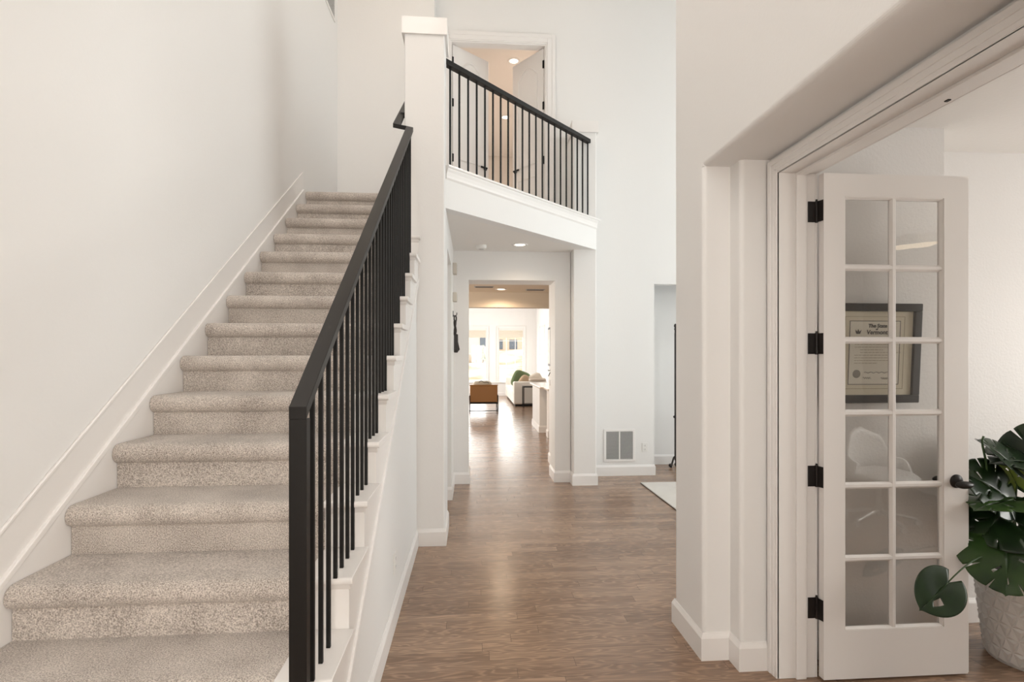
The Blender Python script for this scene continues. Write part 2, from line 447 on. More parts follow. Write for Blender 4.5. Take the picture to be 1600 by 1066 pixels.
M().sweep([pA, pB], [(-.16, 3.155), (.035, 3.155), (.042, 3.162), (.042, 3.173), (.035, 3.18), (-.16, 3.18)]).build('cap', TRIM, tr)
M().sweep([pA, B], [(0, 3.155), (.03, 3.155), (.03, 3.145), (.018, 3.125), (.012, 3.095), (.012, 3.075), (.004, 3.065), (0, 3.06)]).build('moulding', TRIM, tr)

# tall column at the head of the stairs, short pillar at the far end of the balcony
CX0, CX1, CY0, CY1 = -.549, -.225, 4.419, 4.72
col = thing('column', 'tall white square column with moulded cap at the head of the stairs', 'column', kind='structure')
M().box(CX0, CY0, 0, CX1, CY1, 4.29).build('column_shaft', PAINT, col, bevel=.012, seg=3)
capprof = lambda z, k=1: [(0, z-.135), (.005*k, z-.135), (.006*k, z-.118), (.012*k, z-.100), (.020*k, z-.06), (.029*k, z-.030), (.035*k, z-.026), (.035*k, z-.008), (.030*k, z), (-.02, z), (-.02, z-.135)]
M().sweep([(CX0, CY0), (CX0, CY1), (CX1, CY1), (CX1, CY0)][::-1], [(-o, z) for o, z in capprof(4.30)], closed=True).box(CX0, CY0, 4.27, CX1, CY1, 4.30).build('column_cap', TRIM, col)
pil = thing('pillar', 'short white pillar with moulded cap at the far end of the balcony railing', 'column', kind='structure')
PX0, PX1, PY0, PY1 = 1.205, 1.482, 6.337, 6.81
M().box(PX0, PY0, 0, PX1, PY1, 4.34).build('pillar_shaft', PAINT, pil, bevel=.012, seg=3)
M().sweep([(PX0, PY0), (PX0, PY1), (PX1, PY1), (PX1, PY0)][::-1], [(-o, z) for o, z in capprof(4.35, .8)], closed=True).box(PX0, PY0, 4.32, PX1, PY1, 4.35).build('pillar_cap', TRIM, pil)

# baseboards (swept, mitred).  travel so that the room is on the right hand
BP = [(0, 0), (.015, 0), (.015, .112), (.011, .122), (.008, .128), (.004, .138), (0, .138)]
def base(name, pts): return struct(M().sweep(pts, BP).build('baseboard_'+name, TRIM))
base('stair', [(-.45, 1.2), (-.45, 4.419)])
base('column', [(-.449, CY0), (CX1, CY0), (CX1, 4.93)])
base('hall_left', [(-.399, 5.80), (-.225, 5.80), (-.225, 6.517), (-.042, 6.517), (-.042, 6.93)])
base('hall_right', [(1.012, 6.93), (1.012, 6.517), (PX0, 6.517), (PX0, PY0), (PX1, PY0), (PX1, 6.81), (2.352, 6.81), (2.352, 6.93)])
base('passage', [(2.32, 7.48), (4.8, 7.48)])
base('right', [(1.65, 3.046), (1.176, 3.046), (1.176, 2.665), (1.32, 2.665), (1.32, 2.56), (1.455, 2.56)])
base('office', [(1.66, 2.635), (2.46, 2.635), (2.46, 2.93), (5.1, 2.93)])

# ---------------------------------------------------------------- staircase
st = thing('staircase', 'straight flight of stairs in greige carpet with white open tread ends', 'staircase', (-1.0, 1.134, 0))
XC0, XC1 = -1.5626, -.592        # carpet from the wall skirt to the white ends
def step_profile(k):
    y, z, zb = Yk(k), Zk(k), Zk(k-1)
    r = .043; cy, cz = y-.035+r, z-r
    p = [(y, zb-.004), (y, z-2*r-.002)]
    for i in range(11):
        a = R(-100-160*i/10)
        p.append((cy+r*math.cos(a), cz+r*math.sin(a)))
    p += [(cy+.02, z), (Yk(k+1)+.012, z), (Yk(k+1)+.012, zb-.004)]
    return p
def soft_prism(prof, x0, x1):
    # profile swept along X with slightly rounded ends
    m = M(); c = Vector((sum(p[0] for p in prof)/len(prof), sum(p[1] for p in prof)/len(prof)))
    rows = []
    for x, s in ((x0, .975), (x0+.012, 1), (x1-.012, 1), (x1, .975)):
        rows.append([m.bm.verts.new((x, c.x+(p[0]-c.x)*s, c.y+(p[1]-c.y)*s)) for p in prof])
    n = len(prof)
    for a, b in zip(rows, rows[1:]):
        for i in range(n): m.bm.faces.new((a[i], a[(i+1) % n], b[(i+1) % n], b[i]))
    m.bm.faces.new(rows[0]); m.bm.faces.new(rows[-1][::-1])
    return m
def smooth_by_angle(o, deg=50):
    me = o.data
    for p in me.polygons: p.use_smooth = True
    bm = bmesh.new(); bm.from_mesh(me)
    for e in bm.edges:
        if len(e.link_faces) == 2 and e.calc_face_angle(0) > R(deg): e.smooth = False
    bm.to_mesh(me); bm.free()
for k in range(1, 16):
    smooth_by_angle(soft_prism(step_profile(k), XC0, XC1).build('carpeted_step', CARPET, st))
# landing
p = step_profile(16); p[-2] = (6.449, p[-2][1]); p[-1] = (6.449, FLOOR2-.03); p.insert(len(p)-1, (6.449, FLOOR2-.03)); p[-1] = (Yk(16)+.08, FLOOR2-.03)
p.append((Yk(16)+.08, Zk(15)))
smooth_by_angle(soft_prism(p, XC0, -.552).build('landing', CARPET, st))
# white wooden tread ends with returned nosing, white risers below them
for k in range(1, 17):
    y, z = Yk(k), Zk(k)
    y1 = Yk(k+1) if k < 16 else CY0+.9
    if Yk(k) > CY0: break
    y1 = min(y1, CY0)
    m = M()
    nose = [(y-.034, z-.008), (y-.030, z-.002), (y-.022, z), (y1, z), (y1, z-.03), (y-.022, z-.03), (y-.030, z-.026), (y-.034, z-.02)]
    m.prism(nose, XC1, -.418, 'x')
    m.prism([(y-.016, z-.03), (y, z-.03), (y, z-.055), (y-.005, z-.05)], XC1, -.43, 'x')
    m.box(-.45, y, z-.05, -.436, y1, z-.03)
    te = m.build('tread_end', TRIM, st, bevel=.004)
    M().box(XC1, y, Zk(k-1)-.01, -.437, y+.02, z-.03).build('riser_end', TRIM, st)
# side skirt board with a raked lower edge and a thin bead, the wall under it
top_pts, ys = [], []
for k in range(1, 14):
    if Yk(k) > CY0: break
    top_pts += [(Yk(k)+.01, max(0.02, Zk(k-1)-.03)), (Yk(k)+.01, Zk(k)-.03)]
top_pts.append((CY0, Zk(13)-.03 if Yk(13) < CY0 else Zk(12)-.03))
low = lambda y: max(.14, NZ(y)-.40)
poly = top_pts + [(CY0, low(CY0)), (1.15+.46, .14), (1.15, .02)]
M().prism(poly, -.449, -.438, 'x').build('side_skirt', TRIM, st, bevel=.002)
yb = 1.62
M().prism([(yb, low(yb)), (CY0, low(CY0)), (CY0, low(CY0)+.03), (yb, low(yb)+.03)], -.449, -.428, 'x').build('skirt_bead', TRIM, st, bevel=.004)
wall_pts = [(1.16, 0)] + top_pts[1:] + [(CY0, 0)]
struct(M().prism(wall_pts, -.60, -.4495, 'x').build('wall_stair', PAINT))
# skirt along the left wall
def raked(y0, y1, d0, d1): return [(y0, NZ(y0)+d0), (y1, NZ(y1)+d0), (y1, NZ(y1)+d1), (y0, NZ(y0)+d1)]
YE = 5.14
M().prism([(.86, 0), (YE+.3, 0), (YE+.3, FLOOR2+.03), (YE, NZ(YE)+.028), (.86, NZ(.86)+.028)], XL, -1.5645, 'x').build('wall_skirt', TRIM, st)
M().prism(raked(.86, YE, .0, .030), XL, -1.5595, 'x').build('skirt_moulding', TRIM, st, bevel=.004)
M().prism(raked(.86, YE, .028, .180), XL, -1.573, 'x').build('upper_skirt', TRIM, st)
M().prism(raked(.86, YE, .176, .194), XL, -1.568, 'x').build('skirt_cap', TRIM, st, bevel=.004)

# stair railing
PSI = RISE/RUN
XB = -.477
sr = thing('stair_railing', 'black metal stair railing with flat handrail and square balusters', 'railing', (XB, 1.53, .388))
rz = lambda y: 1.415 + (y-1.515)*PSI
M().box(XB-.024, 1.512, Zk(2), XB+.024, 1.545, 1.379).build('newel_post', RAILM, sr, bevel=.0015)
M().bar([(XB, 1.512, rz(1.512)), (XB, 4.17, rz(4.17)), (-.592, 4.255, rz(4.245)), (-.592, 5.25, rz(5.25))], .048, .034).build('handrail', RAILM, sr, bevel=.0015)
yb = 1.648
while yb < 4.2:
    k = int(math.floor((yb+.03-Yk(1))/RUN))+1
    M().box(XB-.0065, yb-.0065, Zk(k)-.001, XB+.0065, yb+.0065, rz(min(yb, 4.17))-.03).build('baluster', BLACK, sr)
    yb += RUN/3
M().box(-.60, 4.55, rz(4.6)-.07, -.55, 4.57, rz(4.6)-.03).build('wall_bracket', BLACK, sr)

# balcony railing
br = thing('balcony_railing', 'black metal balcony railing with slim balusters over the hall opening', 'railing', (A[0], A[1], 3.18))
off = Vector((-.7071, .7071))*.06
a2, b2 = Vector(A)+off+Vector((.0, .0)), Vector((1.43, 6.285))+off
def P2(t, z): q = a2.lerp(b2, t); return (q.x, q.y, z)
M().bar([P2(0.012, 4.125), P2(1.0, 4.125)], .055, .045).build('handrail', RAILM, br, bevel=.002)
for i in range(21):
    t = .045+.945*i/20
    x, y, _ = P2(t, 0)
    mt = Matrix.Translation((x, y, 0)) @ Matrix.Rotation(R(45), 4, 'Z')
    M().box(-.0065, -.0065, 3.178, .0065, .0065, 4.085, mt).build('baluster', BLACK, br)
x, y, _ = P2(.008, 0)
M().box(x-.004, y-.03, 4.02, x+.012, y+.03, 4.13).build('end_bracket', BLACK, br, bevel=.003)

# ---------------------------------------------------------------- upper double door and the room behind it
def casing(name, u0, u1, z0, z1, face, out, axis, w_=.085, sill=False):
    # moulded casing around an opening, face = wall plane, out = which way it stands proud
    o = bpy.data.objects.new(name, None); C.objects.link(o); o['kind'] = 'structure'
    f = M()
    def b(a, c, e, g, d0, d1):
        lo, hi = sorted((face+out*d0, face+out*d1))
        if axis == 'y': f.box(a, lo, e, c, hi, g)
        else: f.box(lo, a, e, hi, c, g)
    for d, wa, wb in ((.012, 0, w_), (.018, .018, w_), (.022, w_*.62, w_)):
        b(u0-wb, u0-wa, z0, z1+wb, 0, d); b(u1+wa, u1+wb, z0, z1+wb, 0, d); b(u0-wa, u1+wa, z1+wa, z1+wb, 0, d)
    f.build('casing', TRIM, o, bevel=.003)
    return o
casing('trim_2', -.27, .939, FLOOR2, 5.52, 6.81, -1, 'y', .12)
struct(M().box(-.27, 6.81, 5.505, .939, 6.93, 5.52).box(.925, 6.81, FLOOR2, .939, 6.93, 5.505).box(-.27, 6.81, FLOOR2, -.256, 6.93, 5.505).build('trim_3', TRIM))
w = M().box(-1.0, 6.93, FLOOR2, -.9, 11.7, 5.85).box(1.6, 6.93, FLOOR2, 1.7, 11.7, 5.85).box(-1, 11.6, FLOOR2, 1.7, 11.7, 5.85)
WARMP = mat('bathroom_paint', (.82, .77, .72), .6); bump_noise(WARMP, 70, .2)
struct(w.build('wall_upstairs', WARMP))
struct(M().box(-1, 6.93, 5.85, 1.7, 11.7, 5.95).build('ceiling_upstairs', WARMP))
struct(M().box(-1, 6.931, FLOOR2-.1, 1.7, 11.7, FLOOR2).build('floor_upstairs', CARPET))
def arched_outline(w_, z0, z1, arch, n=10):
    pts = [(0, z0), (w_, z0), (w_, z1-arch)]
    for i in range(1, n):
        t = i/n; pts.append((w_*(1-t), z1-arch+arch*math.sin(math.pi*t)))
    pts.append((0, z1-arch))
    return pts
def upper_leaf(name, hx, ang, label, sgn):
    # leaf in local coordinates: x along leaf from hinge, y thickness; sgn=+1 opens from left jamb
    o = thing(name, label, 'door', (hx, 6.87, FLOOR2+.01), kind='structure')
    rot = Matrix.Rotation(ang, 4, 'Z')
    def put(m, nm, mt, **k):
        bmesh.ops.transform(m.bm, matrix=Matrix.Translation(o.location) @ rot, verts=m.bm.verts[:])
        return m.build(nm, mt, o, **k)
    put(M().box(0, -.018, 0, .595, .018, 2.385), 'slab', DOORP, bevel=.002)
    for side in (-1, 1):
        for z0, z1, arch in ((.16, .78, .0), (.95, 2.24, .13)):
            pts = arched_outline(.36, z0, z1, arch) if arch else [(0, z0), (.36, z0), (.36, z1), (0, z1)]
            ring = [(.115+x, side*.021, z) for x, z in pts]; ring.append(ring[0])
            put(M().tube(ring, .011, 6), 'panel_moulding', DOORP)
    for z in (.25, .95, 1.65, 2.18):
        put(M().box(-.012, -.022, z-.05, .012, .022, z+.05), 'hinge', BLACK)
    h = M()
    for side in (-1, 1):
        h.lathe([(0, side*.018), (.027, side*.018), (.027, side*.026), (.01, side*.03), (.01, side*.06), (0, side*.06)], (.535, 0, .93), 16, 'y')
        h.box(.44, side*.05-.007, .92, .545, side*.05+.007, .94)
    put(h, 'lever_handle', BLACK)
    return o
upper_leaf('door_2', -.256, math.atan2(.38, .47), 'white upstairs double door leaf hinged beside the tall column, standing open', 1)
upper_leaf('door_3', .925, math.atan2(.48, -.36), 'white upstairs double door leaf with black lever handle and arched panel, standing open', -1)

# ---------------------------------------------------------------- lamps, detectors, grilles, plates
def recessed(loc, label, group=None, r=.085, lens=LAMPW, power=0, col=(1, .78, .55), ang=140):
    o = thing('recessed_light', label, 'ceiling light', loc, group)
    x, y, z = loc
    M().lathe([(r*.72, z), (r*.74, z-.006), (r, z-.008), (r*1.08, z-.003), (r*1.08, z), (r*.72, z)], (x, y, 0), 28, cap=False).build('trim_ring', TRIM, o, smooth=True)
    M().lathe([(0, z-.004), (r*.72, z-.003), (r*.72, z-.001), (0, z-.001)], (x, y, 0), 28).build('lens', lens, o)
    if power:
        s = spot('lamp_glow', (x, y, z-.02), power, col, ang); s.parent = o; s.location = (0, 0, -.02)
    return o
recessed((.543, 6.10, CEIL1), 'round white recessed light in the ceiling under the balcony', power=12)
recessed((.52, 9.65, 2.74), 'glowing recessed light in the tan kitchen ceiling beyond the hall opening', r=.10, power=80, ang=160, col=(1, .76, .52))
recessed((.605, 7.82, 5.85), 'glowing recessed light in the upstairs room, just inside the double door', 'recessed lights upstairs', power=230, col=(1, .89, .79))
recessed((.60, 9.68, 5.85), 'glowing recessed light deeper in the upstairs room, seen between the balusters', 'recessed lights upstairs', power=230, col=(1, .89, .79))
sd = thing('smoke_detector', 'round white smoke detector on the ceiling under the balcony', 'smoke detector', (.104, 6.17, CEIL1))
M().lathe([(0, CEIL1-.045), (.04, CEIL1-.045), (.055, CEIL1-.038), (.062, CEIL1-.02), (.062, CEIL1), (0, CEIL1)], (.104, 6.17, 0), 28).build('housing', PLASTIC, sd, bevel=.003)
M().lathe([(.03, CEIL1-.048), (.03, CEIL1-.044), (0, CEIL1-.044)], (.104, 6.17, 0), 20).build('test_button', GRILLE, sd)

def grille(o, c, w_, h, axis, out, cols=2, n=22, fr=.03, slat_m=GRILLE):
    # axis: wall runs along 'x' (facing -y) or along 'y' (facing +x); c = centre
    def bx(m, u0, u1, z0, z1, d0, d1):
        lo, hi = sorted((out*d0, out*d1))
        if axis == 'x': m.box(c[0]+u0, c[1]+lo, c[2]+z0, c[0]+u1, c[1]+hi, c[2]+z1)
        else: m.box(c[0]+lo, c[1]+u0, c[2]+z0, c[0]+hi, c[1]+u1, c[2]+z1)
    a, b = w_/2, h/2
    f = M()
    bx(f, -a, a, b-fr, b, 0, .012); bx(f, -a, a, -b, -b+fr, 0, .012); bx(f, -a, -a+fr, -b+fr, b-fr, 0, .012); bx(f, a-fr, a, -b+fr, b-fr, 0, .012)
    f.build('frame', TRIM, o, bevel=.003)
    if cols == 2:
        d = M(); bx(d, -.008, .008, -b+fr, b-fr, .001, .011); d.build('divider', TRIM, o)
    k = M(); bx(k, -a+fr, a-fr, -b+fr, b-fr, .0005, .002); k.build('backing', VOID, o)
    s = M(); step = (h-2*fr)/n
    for i in range(n):
        z = -b+fr+step*(i+.5)
        bx(s, -a+fr, a-fr, z-step*.30, z+step*.18, .002, .010)
    s.build('slats', slat_m, o)
g = thing('vent_grille', 'large white wall vent grille beside the outlet near the short pillar', 'vent', (1.893, 6.81, .391))
grille(g, (1.893, 6.81, .391), .408, .418, 'x', -1)
g = thing('vent_grille', 'white vent grille high on the stair wall near the corner', 'vent', (XL, 5.95, 5.65))
grille(g, (XL, 5.95, 5.65), .72, .55, 'y', 1, cols=1, n=18)
def ceiling_register(x, y, z, label):
    o = thing('ceiling_register', label, 'vent', (x, y, z), 'ceiling registers in the kitchen')
    f = M().box(x-.17, y-.08, z-.01, x+.17, y+.08, z).build('plate', GRILLE, o, bevel=.003)
    s = M()
    for i in range(6): s.box(x-.15, y-.062+i*.022, z-.013, x+.15, y-.052+i*.022, z-.0095)
    s.build('slats', VOID, o)
ceiling_register(.205, 9.31, 2.74, 'small ceiling register left of the glowing kitchen light')
ceiling_register(1.137, 9.66, 2.74, 'ceiling register right of the glowing kitchen light')
def outlet(o, c, axis, out, w_=.075, h=.118):
    def bx(m, u0, u1, z0, z1, d0, d1):
        lo, hi = sorted((out*d0, out*d1))
        if axis == 'x': m.box(c[0]+u0, c[1]+lo, c[2]+z0, c[0]+u1, c[1]+hi, c[2]+z1)
        else: m.box(c[0]+lo, c[1]+u0, c[2]+z0, c[0]+hi, c[1]+u1, c[2]+z1)
    p = M(); bx(p, -w_/2, w_/2, -h/2, h/2, 0, .006); p.build('cover_plate', PLASTIC, o, bevel=.002)
    for s in (-1, 1):
        q = M(); bx(q, -.017, .017, s*.024-.014, s*.024+.014, .005, .0085); so = q.build('socket', PLASTIC, o, bevel=.002)
        t = M()
        for u in (-.007, .007): bx(t, u-.0012, u+.0012, s*.024-.003, s*.024+.007, .0085, .009)
        bx(t, -.002, .002, s*.024-.011, s*.024-.007, .0085, .009)
        t.build('slots', SLOT, so)
o = thing('power_outlet', 'white power outlet on the wall right of the large vent grille', 'outlet', (2.228, 6.81, .362)); outlet(o, (2.228, 6.81, .362), 'x', -1)
o = thing('power_outlet', 'white power outlet low on the side wall of the stairs', 'outlet', (-.4495, 3.152, .355)); outlet(o, (-.4495, 3.152, .355), 'y', 1)

# two small boxes and the hanging leash on the left wall of the hall
BOXM = mat('beige_plastic', (.58, .53, .46), .5)
def wall_box(y, z0, z1, label):
    o = thing('wall_box', label, 'door chime', (-.225, y, z0), 'small boxes on the hall wall')
    M().box(-.225, y-.06, z0, -.178, y+.06, z1).build('housing', BOXM, o, bevel=.006)
    M().box(-.178, y-.045, z0+.015, -.175, y+.045, z1-.015).build('face_panel', GRILLE, o, bevel=.001)
wall_box(6.33, 2.50, 2.63, 'small off-white wall box high on the left hall wall, the upper one')
wall_box(6.33, 2.18, 2.285, 'small off-white wall box on the left hall wall, just above the hanging leash')
LEASH = mat('dark_webbing', (.035, .03, .028), .7)
o = thing('wall_hook', 'small black hook on the left hall wall holding the dark leash', 'hook', (-.225, 6.30, 2.05))
M().box(-.225, 6.285, 2.0, -.218, 6.315, 2.07).build('back_plate', BLACK, o, bevel=.002)
M().tube([(-.22, 6.3, 2.02), (-.195, 6.3, 2.01), (-.18, 6.3, 2.025), (-.178, 6.3, 2.05)], .005, 8).build('hook_arm', BLACK, o, smooth=True)
o = thing('leash', 'dark coiled leash with a hanging pouch on the left hall wall', 'leash', (-.19, 6.3, 1.58))
M().tube([(-.195, 6.28+.02*math.sin(a*.5), 2.015-.0-.13*(1-math.cos(a))/1.0+.01) if 0 else (-.197+.012*math.sin(a*2), 6.3+.035*math.sin(a), 1.91+.105*math.cos(a)) for a in [2*math.pi*i/20 for i in range(21)]], .008, 8).build('loop', LEASH, o, smooth=True)
M().tube([(-.20+.01*math.sin(a*2), 6.3+.028*math.sin(a), 1.87+.09*math.cos(a)) for a in [2*math.pi*i/20 for i in range(21)]], .008, 8).build('loop', LEASH, o, smooth=True)
M().prism([(6.25, 1.62), (6.28, 1.58), (6.34, 1.60), (6.345, 1.70), (6.315, 1.80), (6.285, 1.80)], -.212, -.165, 'x').build('pouch', LEASH, o, bevel=.01)
M().prism([(-.20, 1.80), (-.185, 1.80), (-.145, 1.62), (-.17, 1.59)], 6.31, 6.335, 'y').build('strap', LEASH, o, bevel=.003)

# ---------------------------------------------------------------- rug and dark stand at the right
rg = M().box(2.035, 3.5, .001, 4.5, 6.375, .014).build('rug', RUGM, bevel=.003)
tag(rg, 'cream rug with a thin shadow line at its edge on the dining floor', 'rug')
M().box(2.031, 3.496, .0005, 4.504, 6.379, .006).build('edge_shadow', mat('rug_edge_shadow', (.06, .05, .045), .9), rg)  # dark strip standing in for the shade under the rug edge
IRON = mat('dark_iron', (.045, .04, .038), .5, metal=.5)
o = thing('iron_stand', 'tall dark iron stand with finial behind the corner of the right wall', 'stand', (2.805, 7.25, 0))
M().cyl((2.805, 7.25, .1), (2.805, 7.25, 1.86), .014).build('pole', IRON, o, smooth=False)
M().lathe([(0, 1.99), (.012, 1.985), (.022, 1.96), (.012, 1.93), (.02, 1.915), (.012, 1.90), (.012, 1.86), (0, 1.86)], (2.805, 7.25, 0), 16).build('finial', IRON, o, smooth=True)
M().ellipsoid((2.805, 7.25, .70), (.032, .032, .022), 14).build('knuckle', IRON, o, smooth=True)
for a in (180, 300, 60):
    c, s = math.cos(R(a)), math.sin(R(a))
    M().tube([(2.805+c*t*.07, 7.25+s*t*.07, .12*math.cos(t*1.6)+.014+.02*math.sin(t*6)) for t in [i/10 for i in range(11)]], .012, 8).ellipsoid((2.805+c*.07, 7.25+s*.07, .03), (.026, .026, .026), 10).build('scroll_foot', IRON, o, smooth=True)
for z in (.7, 1.25, 1.84):
    M().box(2.805, 7.235, z-.008, 3.5, 7.265, z+.008).build('crossbar', IRON, o)
M().cyl((3.5, 7.25, 0), (3.5, 7.25, 1.86), .014).build('pole', IRON, o)

# ---------------------------------------------------------------- office door: jamb, casing, leaf
casing('trim_4', .980, 2.477, 0, 2.43, 1.47, -1, 'x', .07)
struct(M().box(1.455, 2.477, 0, 1.65, 2.497, 2.45).box(1.455, .960, 0, 1.65, .980, 2.45).box(1.455, .980, 2.43, 1.65, 2.477, 2.45)
       .box(1.55, 2.465, 0, 1.60, 2.477, 2.43).box(1.55, .980, 0, 1.60, .992, 2.43).box(1.55, .992, 2.418, 1.60, 2.465, 2.43).build('trim_5', TRIM, bevel=.002))
casing('trim_6', .980, 2.477, 0, 2.43, 1.65, 1, 'x', .07)
struct(M().box(1.62, 1.72, 2.426, 1.632, 1.735, 2.430).build('trim_7', BRONZE))

DX0, DX1, DY0, DY1, DZ0, DZ1 = 1.664, 2.396, 2.433, 2.470, .012, 2.42
fd = thing('door_1', 'white twelve-pane glass office door standing open beside the monstera', 'door', (DX0, DY0, DZ0), kind='structure')
gx0, gx1, gz0, gz1 = 1.768, 2.272, .243, 2.312
f = M()
f.box(DX0, DY0, DZ0, gx0, DY1, DZ1).box(gx1, DY0, DZ0, DX1, DY1, DZ1).box(gx0, DY0, gz1, gx1, DY1, DZ1).box(gx0, DY0, DZ0, gx1, DY1, gz0)
f.build('door_leaf', DOORP, fd)
M().box(DX1, DY0+.008, DZ0, DX1+.012, DY1+.004, DZ1).build('astragal', TRIM, fd, bevel=.002)
mu = M(); xm = (gx0+gx1)/2
rowh = (gz1-gz0+.022)/6
def muntin(m, x0, x1, z0, z1, vert):
    y0, y1 = (DY0+.004, DY1-.004) if vert else (DY0+.0048, DY1-.0048); c = .011
    if vert: m.prism([(x0, y0+c), (x0+(x1-x0)*.3, y0), (x1-(x1-x0)*.3, y0), (x1, y0+c), (x1, y1-c), (x1-(x1-x0)*.3, y1), (x0+(x1-x0)*.3, y1), (x0, y1-c)], z0, z1)
    else: m.prism([(y0+c, z0), (y0, z0+(z1-z0)*.3), (y0, z1-(z1-z0)*.3), (y0+c, z1), (y1-c, z1), (y1, z1-(z1-z0)*.3), (y1, z0+(z1-z0)*.3), (y1-c, z0)], x0, x1, 'x')
muntin(mu, xm-.017, xm+.017, gz0, gz1, True)
for i in range(1, 6):
    z = gz0+rowh*i-.011; muntin(mu, gx0, gx1, z-.016, z+.016, False)
for x in (gx0, gx1):
    s = 1 if x == gx0 else -1
    mu.prism([(x, DY0+.002), (x+s*.004, DY0+.002), (x+s*.012, DY0+.014), (x+s*.012, DY1-.014), (x+s*.004, DY1-.002), (x, DY1-.002)], gz0, gz1)
for z, s in ((gz0, 1), (gz1, -1)):
    mu.prism([(DY0+.002, z), (DY0+.002, z+s*.004), (DY0+.014, z+s*.012), (DY1-.014, z+s*.012), (DY1-.002, z+s*.004), (DY1-.002, z)], gx0, gx1, 'x')
mu.build('muntins', DOORP, fd)
ym = (DY0+DY1)/2
M().box(gx0, ym-.002, gz0, gx1, ym+.002, gz1).build('glass_panes', DGLASS, fd)
for z in (2.245, 1.61, .972, .337):
    h = M()
    h.box(1.612, 2.4735, z-.05, 1.648, 2.477, z+.05)
    h.cyl((1.655, 2.474, z-.052), (1.655, 2.474, z+.052), .0075, n=12)
    h.prism([(1.653, 2.472), (1.6625, 2.436), (1.6645, 2.436), (1.657, 2.474)], z-.05, z+.05)
    h.cyl((1.655, 2.474, z+.052), (1.655, 2.474, z+.06), .005, n=10)
    h.build('hinge', BRONZE, fd, bevel=.001)
kb = M()
for s, yy in ((-1, DY0), (1, DY1)):
    kb.lathe([(0, yy), (.033, yy), (.033, yy+s*.004), (.026, yy+s*.010), (.012, yy+s*.013), (.011, yy+s*.032), (0, yy+s*.032)], (2.334, 0, .945), 24, 'y')
    kb.ellipsoid((2.334, yy+s*.046, .937), (.046, .019, .018), 20)
kb.build('knob', BRONZE, fd, smooth=True)

# framed certificate on the office wall behind the door glass
FX0, FX1, FZ0, FZ1 = 1.795, 2.283, 1.312, 1.818
fc = thing('framed_certificate', 'black framed certificate on the office wall behind the door glass', 'certificate', (2.01, 2.63, 1.56))
tilt = Matrix.Translation((0, 2.615, FZ0)) @ Matrix.Rotation(R(3.0), 4, 'X') @ Matrix.Translation((0, -2.615, -FZ0))
def put(m, nm, mt, par, **k):
    bmesh.ops.transform(m.bm, matrix=tilt, verts=m.bm.verts[:]); return m.build(nm, mt, par, **k)
FRAME = mat('black_picture_frame', (.010, .009, .008), .4, spec=.3)
m = M(); fw = .040
for a in ((FX0, FZ0, FX1, FZ0+fw), (FX0, FZ1-fw, FX1, FZ1), (FX0, FZ0+fw, FX0+fw, FZ1-fw), (FX1-fw, FZ0+fw, FX1, FZ1-fw)):
    m.box(a[0], 2.590, a[1], a[2], 2.612, a[3])
put(m, 'frame', FRAME, fc, bevel=.004)
put(M().box(FX0+fw, 2.604, FZ0+fw, FX1-fw, 2.610, FZ1-fw), 'mat_board', mat('cream_mat', (.72, .66, .52), .7), fc)
INK = mat('printing_ink', (.05, .045, .04), .7)
GOLD = mat('tan_line', (.30, .23, .13), .6)
px0, px1, pz0, pz1 = FX0+.108, FX1-.108, FZ0+.093, FZ1-.088
put(M().box(px0, 2.6025, pz0, px1, 2.604, pz1), 'certificate_paper', mat('certificate_paper', (.78, .74, .64), .7), fc)
def ringrect(m, x0, z0, x1, z1, t, y):
    m.box(x0, y-.0006, z0, x1, y, z0+t).box(x0, y-.0006, z1-t, x1, y, z1).box(x0, y-.0006, z0+t, x0+t, y, z1-t).box(x1-t, y-.0006, z0+t, x1, y, z1-t)
m = M(); ringrect(m, px0, pz0, px1, pz1, .003, 2.6025); put(m, 'border_line', INK, fc)
m = M(); ringrect(m, px0-.024, pz0-.022, px1+.024, pz1+.022, .002, 2.604); put(m, 'border_line', GOLD, fc)
def text_mesh(s, size, cx, cz, y, shear=0, bold=0):
    cu = bpy.data.curves.new('lettering', 'FONT'); cu.body = s; cu.size = size; cu.align_x = 'CENTER'; cu.shear = shear; cu.offset = bold; cu.extrude = .0003
    to = bpy.data.objects.new('lettering', cu); C.objects.link(to)
    dg = bpy.context.evaluated_depsgraph_get(); dg.update()
    me = bpy.data.meshes.new_from_object(to.evaluated_get(dg))
    bpy.data.objects.remove(to); bpy.data.curves.remove(cu)
    m = M(); m.bm.from_mesh(me); bpy.data.meshes.remove(me)
    bmesh.ops.transform(m.bm, matrix=Matrix.Translation((cx, y, cz)) @ Matrix.Rotation(R(90), 4, 'X'), verts=m.bm.verts[:])
    return m
cxm = (px0+px1)/2
for s, sz, z, dx in (('The State', .026, pz1-.034, .012), ('of', .014, pz1-.047, .008), ('Vermont', .031, pz1-.068, .010)):
    put(text_mesh(s, sz, cxm+dx, z, 2.6015, .12, .0007), 'lettering', INK, fc)
m = M()
for i in range(9):
    ln = (px1-px0)*(.80 if i not in (3, 8) else .45); xs = px0+.03+(0 if i not in (3, 4) else .03); z = pz1-.108-i*.0135
    x = xs
    while x < xs+ln:
        wd = random.uniform(.008, .022); m.box(x, 2.6018, z, min(x+wd, xs+ln), 2.6024, z+.0022); x += wd+.004
put(m, 'script_lines', GOLD, fc)
m = M().tube([(px0+.085+i*.006, 2.6016, pz0+.062+.004*math.sin(i*1.3)) for i in range(26)], .0009, 4).tube([(px1-.095+i*.003, 2.6016, pz0+.032+.006*math.sin(i*1.9)) for i in range(20)], .0009, 4).tube([(px0+.08+i*.003, 2.6016, pz0+.034+.005*math.sin(i*1.7)) for i in range(15)], .0008, 4)
put(m, 'signature', INK, fc)
